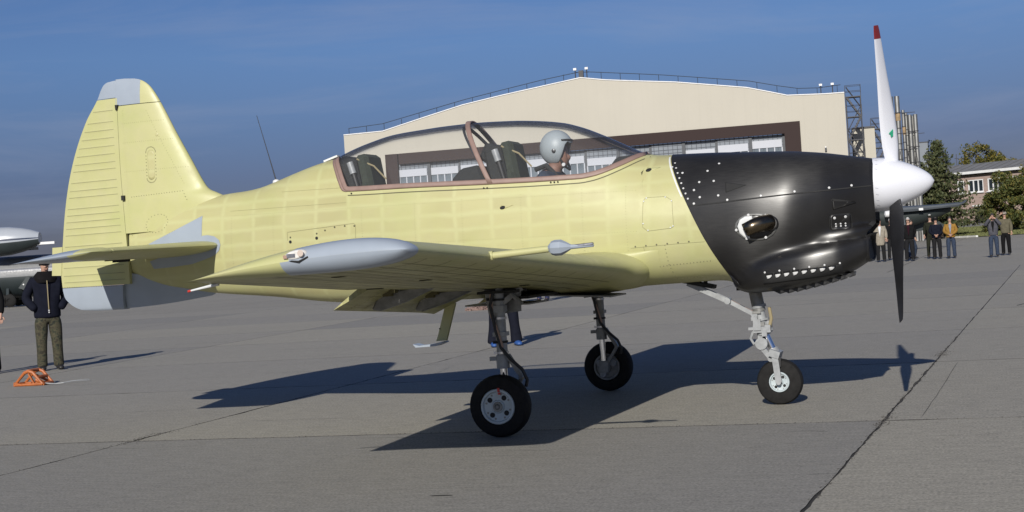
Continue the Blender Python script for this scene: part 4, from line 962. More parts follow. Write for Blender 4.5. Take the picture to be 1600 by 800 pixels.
# ---- lifting surfaces
def surf_pt(LE, TE, x, up, tc, camb):
    c = (TE - LE).length; d = TE - LE; t = foil(x) * tc * c; yc_ = 4 * camb * x * (1 - x) * c
    return LE + d * x + Vector((0, 0, yc_ + (t if up else -t)))
def section(LE, TE, x0, x1, n, tc, camb):
    xs = [x0 + (x1 - x0) * (1 - math.cos(PI / 2 * i / n)) for i in range(n + 1)] if x0 == 0 else frange(x0, x1, n)
    return [surf_pt(LE, TE, x, True, tc, camb) for x in reversed(xs)] + [surf_pt(LE, TE, x, False, tc, camb) for x in (xs[1:] if x0 == 0 else xs)]
def loft(secs, name, mats, parent, caps=True, mif=None, angle=45):
    b_ = B(); b_.grid(secs, closed=True, mif=mif); n = len(secs[0])
    if caps: b_.add(secs[0], [tuple(range(n))], mif(0, 0) if mif else 0); b_.add(secs[-1], [tuple(range(n))], mif(len(secs) - 2, 0) if mif else 0)
    return b_.obj(name, mats, parent, smooth=True, angle=angle)
wLE = curve([(.2, .95), (.45, .925), (.6, .865), (.8, .825), (2.6, .765), (4.95, .698)]); wTE = curve([(.2, -.80), (.6, -.775), (2.6, -.722), (4.95, -.632)])
wzL = lambda Y: 1.418 - .0558 * (4.87 - Y); wzT = lambda Y: 1.318 - .0605 * (4.87 - Y)
wtc = curve([(.2, .20), (.5, .185), (.8, .16), (2.6, .135), (4.7, .115)])
def wsec(Y, side, x0, x1, n=14, tcs=1.0, le=0, te=0):
    return section(Vector((wLE(Y) - le, side * Y, wzL(Y))), Vector((wTE(Y) + te, side * Y, wzT(Y))), x0, x1, n, wtc(Y) * tcs, .022)
M['joint'] = mat('skin_joint_dirty', (.10, .088, .035), .7)
for side in (-1, 1):
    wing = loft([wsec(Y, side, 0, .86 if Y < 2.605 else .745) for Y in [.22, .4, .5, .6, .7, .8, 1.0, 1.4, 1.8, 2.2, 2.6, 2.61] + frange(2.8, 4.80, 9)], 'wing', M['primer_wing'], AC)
    wing['label'] = 'near wing in primer' if side < 0 else 'far wing in primer'
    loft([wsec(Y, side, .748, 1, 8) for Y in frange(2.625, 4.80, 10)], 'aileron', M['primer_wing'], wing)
    hy = Matrix.Rotation(math.radians(-22), 4, 'Y')
    secs = []
    for Y in frange(.50, 2.59, 8):
        s_ = wsec(Y, side, .755, 1, 8, .62); hp = surf_pt(Vector((wLE(Y), side * Y, wzL(Y))), Vector((wTE(Y), side * Y, wzT(Y))), .77, False, wtc(Y), .022)
        secs.append([hp + hy @ (p - hp) + Vector((-.155, 0, -.008)) for p in s_])
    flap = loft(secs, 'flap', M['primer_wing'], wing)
    # rounded grey tip
    secs = []; ws = []
    for i in range(9):
        q = math.sin(PI / 2 * i / 8); Y = 4.802 + .120 * q; k = math.sqrt(max(0, 1 - q * q)); secs.append(wsec(Y, side, 0, 1, 34, max(.001, k) * (1.0 + .12 * (i > 0)), .035 * (1 - k), .0))
    loft(secs, 'wing_tip', [M['grey'], M['primer_plain']], wing, mif=lambda i, k: 0 if secs[min(i, 8)][k].x > -.02 else 1, angle=60)
    for Yb in (2.10, 1.27):
        br = B(); z0 = wzT(Yb)
        br.prism([(-.16, z0 + .05), (-.24, z0 + .012), (-.50, z0 - .09), (-.70, z0 - .145), (-.765, z0 - .135), (-.71, z0 - .04), (-.55, z0 + .0)], lambda p, y: (p[0], side * (Yb + y), p[1]), -.035, .035)
        o = br.obj('flap_track_fairing', M['geardark'], wing); o.modifiers.new('round', 'BEVEL').width = .012
        h_ = B(); h_.box((-.60, side * (Yb + .09), z0 - .015), (.07, .04, .05)); h_.box((-.55, side * (Yb + .11), z0 + .0), (.05, .05, .035)); h_.obj('flap_hinge', M['joint'], wing)
    h_ = B(); h_.box((-.52, side * 2.60, 1.205), (.11, .05, .06)); h_.obj('flap_hinge', M['gap'], wing)
    # wing root fairing bulge
    fr_ = B(); rows = []
    for i in range(13):
        a = PI * i / 12 - PI / 2; rows.append([(x, side * (yf(x, 1.17 + .14 * math.sin(a)) + .05 * math.cos(a) * math.sin(PI * t) ** 1.3 + .001), 1.17 + .14 * math.sin(a)) for t, x in [(q / 14, lin(.40, 1.02, q / 14)) for q in range(15)]])
    fr_.grid(rows); fr_.obj('root_fairing', M['primer_plain'], wing, smooth=True, angle=180)
    if side < 0: NW = wing; NF = flap
# navigation lamp on the near tip
nl = B(); rows = []
for i in range(7):
    k = .55 + .45 * math.cos(PI / 2 * i / 6); h = math.sin(PI / 2 * i / 6)
    rows.append([(.055 + .060 * k * math.cos(t) * (1.0 if math.cos(t) > 0 else 1.25) - .01, -4.900 - .030 * h, 1.430 + .028 * k * math.sin(t) + .09 * .075 * k * math.cos(t)) for t in [2 * PI * q / 20 for q in range(20)]])
nl.grid(rows, closed=True); nl.add(rows[-1], [tuple(range(20))]); lamp = nl.obj('navigation_light', M['lens'], NW, smooth=True, angle=180)
q = B(); q.lathe([(-.006, .0), (-.006, .018), (.004, .014), (.006, 0)], (.080, -4.935, 1.437), 'Y', 14); q.obj('bulb', M['lampbulb'], lamp, smooth=True)
q = B(); q.box((.02, -4.931, 1.427), (.05, .006, .02)); q.box((-.015, -4.929, 1.422), (.025, .006, .018), 1); q.obj('reflector', [M['steel'], M['brown']], lamp)
q = B(); q.tube([(-.04, -4.91, 1.404), (.06, -4.925, 1.392), (.115, -4.92, 1.415)], .006, 6); q.obj('lamp_gap', M['gap'], lamp)
# pitot probe
pt = B(); pt.tube([(.66, -3.7, 1.352), (.74, -3.7, 1.355)], .03, 12); pt.tube([(.72, -3.7, 1.355), (1.10, -3.7, 1.374)], [.022, .02], 12); pit = pt.obj('pitot_tube', M['primer_plain'], NW, smooth=True)
q = B(); q.lathe([(1.085, .018), (1.105, .04), (1.125, .047), (1.165, .047), (1.195, .032), (1.225, .014), (1.36, .009), (1.365, 0)], (0, -3.7, 1.3775), 'X', 8); q.obj('probe_head', M['grey'], pit, smooth=True, angle=20)
q = B(); q.tube([(1.22, -3.7, 1.3775), (1.36, -3.7, 1.384)], .0115, 8); q.obj('probe_tip', M['steel'], pit, smooth=True)
q = B(); q.tube([(-.60, -4.62, 1.298), (-.79, -4.62, 1.268)], [.010, .005], 8); q.tube([(-.78, -4.62, 1.2695), (-.80, -4.62, 1.266)], .007, 8, 1); q.obj('static_wick', [M['insulator'], M['red']], NW, smooth=True)
# rivet rows along the underside of the near wing and flap
for Y in frange(.85, 2.35, 6):
    q = B(); 
    for k in range(12):
        x = .79 + .018 * k; p = surf_pt(Vector((wLE(Y), -Y, wzL(Y))), Vector((wTE(Y), -Y, wzT(Y))), x, False, wtc(Y), .022); hp = surf_pt(Vector((wLE(Y), -Y, wzL(Y))), Vector((wTE(Y), -Y, wzT(Y))), .77, False, wtc(Y), .022)
        p = hp + hy @ (p - hp) + Vector((-.155, 0, -.010)); q.box(p, (.014, .006, .003))
    kind(q.obj('rivet_row', M['primer'], NF), 'stuff')
# skin joints under the near wing
def under(Y, x): return surf_pt(Vector((wLE(Y), -Y, wzL(Y))), Vector((wTE(Y), -Y, wzT(Y))), x, False, wtc(Y), .022) + Vector((0, 0, -.0015))
for xf, w_ in ((.10, .0016), (.20, .0022), (.30, .0022), (.385, .0028), (.47, .0022), (.56, .0022), (.66, .0028)):
    q = B(); q.grid([[under(Y, xf - w_), under(Y, xf + w_)] for Y in frange(.75, 4.72, 40)]); q.obj('skin_joint', M['joint'], NW)
for Y in (1.0, 1.45, 1.9, 2.35, 2.65, 3.05, 3.45, 3.85, 4.25, 4.6):
    q = B(); q.grid([[under(Y - .003, x), under(Y + .003, x)] for x in frange(.03, .74, 24)]); q.obj('skin_joint', M['joint'], NW)
for Y, x in ((4.3, .52), (3.3, .42), (1.7, .33)):
    p = under(Y, x); q = B(); q.box(p, (.06, .09, .004)); q.obj('inspection_hole', M['gap'], NW)
# tailplane
sLE = curve([(.05, -3.03), (.2, -3.05), (1.72, -3.185), (1.95, -3.22)]); sTE = curve([(.05, -4.47), (1.72, -4.07), (1.95, -4.02)]); szL = lambda Y: 1.612 - .010 * Y; szT = lambda Y: 1.56 - .012 * Y
def ssec(Y, side, x0, x1, n=12, k=1.0, le=0): return section(Vector((sLE(Y) - le, side * Y, szL(Y))), Vector((sTE(Y), side * Y, szT(Y))), x0, x1, n, .088 * k, 0)
for side in (-1, 1):
    tp = loft([ssec(Y, side, 0, .60) for Y in frange(.06, 1.69, 10)], 'tailplane', M['primer_plain'], AC)
    el = loft([ssec(Y, side, .605, 1, 8) for Y in frange(.22, 1.69, 10)], 'elevator', M['primer_plain'], tp)
    secs = []
    for i in range(8):
        q = math.sin(PI / 2 * i / 7); k = math.sqrt(max(0, 1 - q * q)); secs.append(ssec(1.705 + .205 * q, side, 0, 1, 14, 1.25 * max(.03, k), .03 * (1 - k)))
    loft(secs, 'elevator_horn', [M['grey'], M['primer_plain']], el, mif=lambda i, k: 0 if secs[min(i, 7)][k].x < -3.44 else 1, angle=60)
    q = B(); q.box((-3.72, side * .75, 1.535), (.16, .03, .05)); q.box((-3.80, side * .80, 1.545), (.08, .05, .04)); q.obj('hinge_bracket', M['gap'], tp)

# ---- panel lines, vents, aerials, step
seam([(-2.30, 1.60), (-2.301, 1.674), (-1.628, 1.706), (-1.611, 1.69), (-1.617, 1.579)], yf, 'access_panel_line', fus, .0020, mt=M['seamline'])
for x, z in [(-2.274, 1.588), (-2.003, 1.604)]: fastener(x, z, yf, fus, .014, M['gap'], 'latch_hole')
for x, z in [(-2.271, 1.627), (-2.0, 1.643), (-1.915, 1.665), (-1.818, 1.686), (-1.717, 1.69), (-1.623, 1.684)]: fastener(x, z, yf, fus, .008, M['ribline'], 'screw')
ppl = [(.913, 1.526), (.923, 1.71), (.945, 1.735), (1.105, 1.732), (1.157, 1.697), (1.163, 1.489), (1.14, 1.478), (.951, 1.467), (.913, 1.50)]
patch(ppl, yf, .0008, M['primer'], 'access_panel', fus, 0); seam(ppl + [ppl[0]], yf, 'access_panel_line', fus, .0015, .002, M['seamline'], 4)
for x, z in ppl[:8]: fastener(x * .96 + 1.04 * .04, z * .96 + 1.6 * .04, lambda a, c: yf(a, c) + .002, fus, .006, M['insulator'], 'screw')
seam([(.80, 1.339), (1.18, 1.351), (1.40, 1.353)], yf, 'skin_line', fus, .0014, mt=M['seamline']); seam([(.906, 1.348), (.92, 1.2), (.94, 1.12), (.99, 1.06)], yf, 'skin_line', fus, .0014, mt=M['seamline'])
dots([(.93, 1.17), (1.10, 1.185), (1.45, 1.20)], yf, 'rivet_row', fus, .026, .0038); dots([(1.08, 1.345), (1.09, 1.19), (1.12, 1.07)], yf, 'rivet_row', fus, .026, .0038); dots([(1.12, 1.07), (1.5, 1.08)], yf, 'rivet_row', fus, .026, .0038)
dots([(.84, 1.35), (1.36, 1.365)], yf, 'rivet_row', fus, .085, .007)
seam([(-2.389, 2.036), (-1.75, 2.022)], yf, 'skin_line', fus, .0010, mt=M['seamline']); seam([(-2.925, 1.904), (-1.7, 1.890)], yf, 'skin_line', fus, .0010, mt=M['seamline'])
for X_ in (-2.9, -2.45, -1.55, -1.05, -.62, -.1, .42, .78): dots([(X_, 1.30), (X_, 1.86)], yf, 'rivet_row', fus, .022, .0026, M['seamline'])
for z_ in (1.47, 1.80): dots([(-2.9, z_ + .06), (.88, z_)], yf, 'rivet_row', fus, .022, .0024, M['seamline'])
dots([(finLE(z_) - .17, z_) for z_ in frange(2.2, 2.92, 8)], fin_t, 'rivet_row', fin, .022, .003, M['seamline'])
for z_ in (2.35, 2.62, 2.80): dots([(hingeX(z_) + .05, z_), (finLE(z_) - .03, z_)], fin_t, 'rivet_row', fin, .022, .0028, M['seamline'])
for x, z in ((-.25, 1.742), (.958, 1.960)):
    patch([(x - .03, z + .002), (x - .02, z + .02), (x + .01, z + .014), (x + .085, z + .014), (x + .01, z - .01), (x - .015, z - .016)], yf, .001, M['primer'], 'vent_scoop', fus, .004, rings=2, sub=2)
    patch(oval(x - .008, z, .024, .014, .2, 10), yf, .004, M['gap'], 'vent_hole', fus, .002, rings=2, sub=1)
for x, z in ((-.30, 1.955), (-.27, 1.953), (-.42, 1.915), (-.39, 1.914), (.16, 1.918), (.19, 1.917), (.22, 1.917), (-1.65, 1.965)): fastener(x, z, lambda a, c: yf(a, c) + .006, fus, .007, M['gap'], 'screw')
q = B(); q.tube([(-2.543, 0, 2.14), (-2.60, 0, 2.37), (-2.698, 0, 2.755)], [.006, .004, .0025], 6); an = q.obj('whip_aerial', M['darkframe'], AC, smooth=True); B().lathe([(2.13, .035), (2.155, .03), (2.165, .012)], (-2.545, 0, 0), 'Z', 12).obj('aerial_foot', M['insulator'], an)
q = B(); q.box((-1.985, 0, 2.305), (.14, .06, .016), rot=Matrix.Rotation(math.radians(-16), 3, 'Y')); q.obj('aerial_plate', M['insulator'], AC)
q = B(); q.prism([(-.80, .98), (-.715, .98), (-.80, .72), (-.815, .675), (-.905, .672), (-.885, .72)], lambda p, y: (p[0], y, p[1]), -.52, -.485); stp = q.obj('boarding_step', M['primer_plain'], AC)
q = B(); q.prism([(-.82, .672), (-.90, .655), (-1.03, .645), (-1.085, .66), (-1.06, .632), (-.88, .636), (-.81, .662)], lambda p, y: (p[0], y, p[1]), -.60, -.46); q.obj('foot_plate', M['grey'], stp)
q = B(); q.box((-.865, -.523, .775), (.01, .004, .01)); q.obj('step_hole', M['gap'], stp)
q = B(); q.prism([(-1.32, 1.01), (-1.02, 1.0), (-1.04, .945), (-1.22, .935), (-1.29, .96)], lambda p, y: (p[0], y, p[1]), -.11, -.08); q.obj('belly_antenna', M['grey'], AC)

# ---- landing gear
def wheel(name_parent, cx, cy, cz, R, w, rr_, side):
    t_ = B(); n = 40; prof = [(-.42 * w, rr_ * 1.02), (-.5 * w, rr_ * 1.12), (-.5 * w, R * .80), (-.42 * w, R * .93), (-.25 * w, R * .985), (-.06 * w, R), (.06 * w, R), (.25 * w, R * .985), (.42 * w, R * .93), (.5 * w, R * .80), (.5 * w, rr_ * 1.12), (.42 * w, rr_ * 1.02)]
    t_.lathe(prof, (cx, cy, cz), 'Y', n); ty = t_.obj('wheel', M['rubber'], name_parent, smooth=True, angle=40)
    for v in ty.data.vertices:
        if v.co.z < .004: v.co.z = .004
    r_ = B(); r_.lathe([(side * .44 * w, rr_ * 1.04), (side * .50 * w, rr_ * 1.0), (side * .50 * w, rr_ * .90), (side * .38 * w, rr_ * .84), (side * .34 * w, rr_ * .40), (side * .44 * w, rr_ * .34), (side * .44 * w, 0)], (cx, cy, cz), 'Y', 36); rim = r_.obj('rim', M['rim'], ty, smooth=True, angle=30)
    for i in range(4):
        a = PI / 4 + PI / 2 * i + .12; h = B(); h.lathe([(side * .37 * w, rr_ * .155), (side * .385 * w, rr_ * .15), (side * .385 * w, 0)], (cx + rr_ * .62 * math.cos(a), cy, cz + rr_ * .62 * math.sin(a)), 'Y', 14); h.obj('rim_hole', M['gap'], rim)
    for i in range(8):
        a = 2 * PI * i / 8 + .12; h = B(); h.lathe([(side * .36 * w, rr_ * .07), (side * .385 * w, rr_ * .06), (side * .385 * w, 0)], (cx + rr_ * .74 * math.cos(a + .39), cy, cz + rr_ * .74 * math.sin(a + .39)), 'Y', 8); h.obj('rim_bolt', M['geardark'], rim)
    h = B(); h.lathe([(side * .44 * w, rr_ * .30), (side * .50 * w, rr_ * .28), (side * .50 * w, rr_ * .17), (side * .47 * w, rr_ * .15), (side * .54 * w, rr_ * .10), (side * .54 * w, 0)], (cx, cy, cz), 'Y', 20); h.obj('hub', M['geardark'], rim, smooth=True, angle=30)
    return ty, rim
RM = .2335
for side in (-1, 1):
    y = side * 1.455; yw = side * 1.605
    g_ = B(); g_.tube([(-.012, y, 1.16), (-.010, y, .52)], .042, 16); g_.tube([(-.010, y, .60), (-.010, y, .50)], .05, 16); g_.box((-.02, y, .95), (.11, .09, .05)); g_.box((-.06, y, .575), (.10, .035, .03)); g_.box((-.012, y, .76), (.10, .10, .03))
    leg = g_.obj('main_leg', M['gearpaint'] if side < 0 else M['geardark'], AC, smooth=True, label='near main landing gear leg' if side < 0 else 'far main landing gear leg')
    for zc_ in (1.02, .88, .70, .62):
        q = B(); q.tube([(-.011, y, zc_ - .008), (-.011, y, zc_ + .008)], .05, 16); q.box((-.05, y - .03, zc_), (.03, .03, .02)); q.obj('clamp', M['steel'] if zc_ in (.88, .62) else M['gap'], leg, smooth=True)
    q = B(); q.tube([(-.010, y, .55), (.0, y, .22)], .028, 16); q.obj('piston', M['chrome'], leg, smooth=True)
    q = B(); q.tube([(0, y - side * .02, RM), (0, yw + side * .07, RM)], .025, 12); q.box((0, y, RM + .01), (.085, .07, .11)); q.obj('axle', M['geardark'], leg, smooth=True)
    q = B(); q.bar((.03, y, .60), (.135, y, .43), .05, .03); q.bar((.135, y, .43), (.03, y, .27), .04, .025); q.tube([(.135, y - .04, .43), (.135, y + .04, .43)], .016, 8); q.obj('torque_link', M['geardark'], leg)
    q = B(); q.tube([(-.03, y - .05, 1.10), (-.065, y - .055, .98), (-.035, y - .055, .80), (.0, y - .055, .66), (.07, y - .055, .57), (.155, y - .05, .49), (.185, y - .04, .41), (.17, y - .03, .36)], .013, 8); q.obj('brake_hose', M['hose'], leg, smooth=True)
    q = B(); q.tube([(-.055, y - .045, 1.08), (-.06, y - .05, .90), (-.02, y - .05, .78), (.01, y - .05, .66)], .012, 8); q.obj('hydraulic_pipe', M['brown'], leg, smooth=True)
    q = B(); q.bar((.0, y, .98), (.16, y - side * .05, 1.10), .04, .04); q.tube([(.10, y - .03, 1.06), (.18, y - .03, .98)], .018, 8); q.obj('side_brace', M['geardark'], leg)
    wh, rim = wheel(AC, 0, yw, RM, RM, .155, .128, side)
    wh['label'] = 'near main wheel' if side < 0 else 'far main wheel'
    if side < 0:
        q = B(); q.box((.018, yw - .083, RM + .125), (.018, .004, .03)); q.box((.022, yw - .081, RM + .098), (.02, .004, .016)); q.obj('creep_mark', M['red'], wh)
    # inner face of the wheel: brake
    q = B(); q.lathe([(-side * .30 * .155, .128 * .95), (-side * .50 * .155, .128 * .98), (-side * .50 * .155, .128 * .85), (-side * .40 * .155, .128 * .8), (-side * .42 * .155, .05), (-side * .55 * .155, .045), (-side * .55 * .155, 0)], (0, yw, RM), 'Y', 28); q.obj('brake_drum', M['geardark'], wh, smooth=True, angle=30)
    for a in (.5, 2.6, 4.2):
        q = B(); q.lathe([(-side * .42 * .155, .034), (-side * .58 * .155, .032), (-side * .58 * .155, 0)], (.075 * math.cos(a), yw, RM + .075 * math.sin(a)), 'Y', 14); q.obj('brake_cylinder', M['gearpaint'], wh, smooth=True, angle=30)
    # bay, doors
    q = B(); q.prism([(-.16, 1.12), (.14, 1.12), (.13, .92), (-.13, .90)], lambda p, yy: (p[0], yy, p[1]), side * 1.36 - .006, side * 1.36 + .006); q.obj('gear_door', M['geardark'], AC)
    q = B(); q.box((.03, side * .95, 1.022), (.34, .85, .02)); q.box((.0, side * 1.40, 1.078), (.30, .30, .02)); q.obj('gear_bay', M['gap'], AC)
for i in range(2):
    q = B(); q.box((.36 - .72 * i, -.34 + .10 * i, .985 - .04 * i), (.56, .5, .012), rot=Matrix.Rotation(math.radians(4 - 3 * i), 3, 'Y')); q.obj('belly_door', M['geardark'], AC)
# nose gear
q = B(); q.tube([(1.675, 0, 1.02), (1.715, 0, .76)], .052, 18); q.tube([(1.705, 0, .80), (1.735, 0, .63)], .044, 18, 1); q.tube([(1.728, 0, .70), (1.730, 0, .685)], .06, 18, 1); q.tube([(1.712, 0, .815), (1.716, 0, .79)], .058, 18, 1); q.box((1.735, -.01, .62), (.14, .12, .06), 1); q.box((1.70, -.05, .655), (.06, .06, .09), 1); q.tube([(1.738, 0, .60), (1.742, 0, .57)], .056, 18, 1)
ng = q.obj('nose_leg', [M['geardark'], M['gearpaint']], AC, smooth=True)
q = B(); q.tube([(1.735, 0, .62), (1.815, 0, .42)], .027, 16); q.obj('piston', M['chrome'], ng, smooth=True)
RN = .1855
q = B(); q.tube([(1.80, 0, .455), (1.82, 0, .405)], .048, 16); q.box((1.825, 0, .415), (.085, .20, .055), rot=Matrix.Rotation(math.radians(20), 3, 'Y'))
for s_ in (-1, 1): q.bar((1.825, s_ * .083, .425), (1.846, s_ * .083, RN), .02, .05)
q.tube([(1.846, -.10, RN), (1.846, .10, RN)], .02, 12); q.obj('fork', M['gearpaint'], ng, smooth=True, angle=30)
q = B(); q.bar((1.715, -.02, .565), (1.715, -.02, .475), .035, .04); q.tube([(1.72, -.05, .50), (1.72, .02, .50)], .05, 14); q.bar((1.705, -.02, .49), (1.80, -.02, .36), .035, .04); q.tube([(1.79, -.06, .375), (1.79, .04, .375)], .025, 10); q.obj('torque_link', M['gearpaint'], ng, smooth=True, angle=30)
q = B(); q.tube([(1.66, -.03, .60), (1.635, -.035, .545), (1.66, -.04, .50), (1.70, -.04, .52)], .013, 8); q.tube([(1.80, -.03, .79), (1.812, -.03, .70), (1.79, -.03, .62), (1.76, -.03, .60)], .014, 8, 1); q.obj('pipe', [M['gearpaint'], M['tan']], ng, smooth=True)
q = B(); q.box((1.755, -.06, .585), (.04, .04, .05)); q.box((1.68, -.06, .705), (.05, .03, .03)); q.box((1.66, -.045, .625), (.07, .03, .022)); q.tube([(1.775, .0, .68), (1.795, .0, .60)], .022, 10); q.box((1.745, -.065, .66), (.03, .03, .03), 1); q.box((1.70, -.062, .755), (.07, .01, .018), 1); q.obj('steering_actuator', [M['gearpaint'], M['geardark']], ng, smooth=False)
q = B(); q.bar((1.144, -.028, 1.02), (1.467, -.028, .858), .014, .040); q.bar((1.144, .028, 1.02), (1.467, .028, .858), .014, .040); q.tube([(1.467, -.05, .858), (1.467, .05, .858)], .026, 14); q.bar((1.467, -.014, .858), (1.672, -.014, .738), .012, .034); q.bar((1.467, .014, .858), (1.672, .014, .738), .012, .034, 1); q.tube([(1.68, -.06, .735), (1.68, .06, .735)], .026, 12)
q.obj('drag_brace', [M['gearpaint'], M['brown']], ng, smooth=True, angle=30)
q = B(); q.box((1.24, 0, 1.01), (.26, .14, .03), rot=Matrix.Rotation(math.radians(14), 3, 'Y')); q.box((1.30, -.05, 1.03), (.03, .02, .06)); q.obj('brace_mount', M['gap'], ng)
q = B(); q.box((1.62, -.04, .955), (.14, .04, .03)); q.obj('steering_arm', M['gap'], ng)
wh, rim = wheel(AC, 1.846, 0, RN, RN, .125, .080, -1); wh['label'] = 'nose wheel'
q = B(); q.bar((1.868, -.085, .39), (1.862, -.085, .31), .008, .016); q.obj('scraper', M['hose'], ng)

# ================================================================== people
M['skin'] = mat('skin', (.42, .25, .18), .55, var=.12, scale=20)
M['hair_dark'] = mat('hair_dark', (.03, .022, .018), .6); M['hair_grey'] = mat('hair_grey', (.36, .35, .34), .6)
M['shoe'] = mat('shoe_black', (.018, .017, .016), .45)
M['sunglass'] = mat('sunglass_lens', (.01, .01, .012), .15)
def cloth(name, col, var=.22): return mat(name, tuple(k * (.62 if max(col) < .06 else .9) for k in col), .9, var=var, scale=14, bmp=.25, spec=.12)
def camo_mat():
    m, t, b = newmat('camouflage_cloth'); v = coord(t, 'Object'); n = noise(t, v, 16, 3, .6, .6)
    r = ramp(t, n, [(0, (.015, .014, .009)), (.40, (.025, .022, .013)), (.50, (.068, .06, .033)), (.57, (.025, .03, .016)), (.66, (.011, .011, .009))]); [setattr(e_, 'position', e_.position) for e_ in ()]
    t.links.new(r, b.inputs['Base Color']); b.inputs['Roughness'].default_value = .9; bump(t, b, noise(t, v, 50, 3), .25, .01); return m
M['camo'] = camo_mat()
def skin_obj(name, chains, mt, parent, sub=2):
    """chains: lists of (index or new point, radius); grown with a Skin modifier"""
    V = []; Rd = []; E_ = []; roots = set(); names = {}
    for ch in chains:
        prev = None
        for it in ch:
            if isinstance(it, str): i = names[it]
            else:
                p, r = it[0], it[1]; i = len(V); V.append(p); Rd.append(r)
                if len(it) > 2: names[it[2]] = i
                if prev is None: roots.add(i)
            if prev is not None: E_.append((prev, i))
            prev = i
    me = bpy.data.meshes.new(name); me.from_pydata(V, E_, []); me.materials.append(mt)
    o = link(name, me, parent); o.modifiers.new('skin', 'SKIN'); 
    if not me.skin_vertices: me.attributes  # layer is made with the modifier
    sv = me.skin_vertices[0].data
    for i, r in enumerate(Rd):
        rr = r if isinstance(r, tuple) else (r, r); sv[i].radius = rr; sv[i].use_root = i in roots
    o.modifiers['skin'].use_smooth_shade = True
    s_ = o.modifiers.new('subsurf', 'SUBSURF'); s_.levels = sub; s_.render_levels = sub
    return o
ARMS = {'hang': ((.235, .03, 1.16), (.255, -.05, .93)), 'pocket': ((.305, .06, 1.13), (.20, -.11, .97)), 'clasp': ((.26, -.02, 1.14), (.05, -.22, 1.0)), 'camera': ((.30, -.16, 1.30), (.10, -.20, 1.57)), 'shade': ((.34, -.10, 1.46), (.13, -.16, 1.66)), 'hold': ((.26, .0, 1.16), (.12, -.2, 1.02)), 'behind': ((.26, .10, 1.15), (.06, .17, .98))}
def hand_chains(w, d, key):
    """palm and five separate slightly curled fingers running along d from the wrist w"""
    w = Vector(w); d = Vector(d).normalized(); a = d.cross(Vector((0, 1, .1))).normalized(); n = d.cross(a)
    ch = [[key, (tuple(w + d * .05), (.036, .022), key + 'p'), (tuple(w + d * .085), (.038, .020))]]
    for i, L in enumerate((.068, .078, .074, .058)):
        o = a * (.030 - .020 * i); b0 = w + d * .08 + o
        ch.append([(tuple(b0), .0095), (tuple(b0 + d * L * .5 + n * .006), .009), (tuple(b0 + d * L + n * .026), .007)])
    b0 = w + d * .035 + a * .03; ch.append([(tuple(b0), .012), (tuple(b0 + a * .022 + d * .035), .010), (tuple(b0 + a * .026 + d * .062 + n * .01), .008)])
    return ch
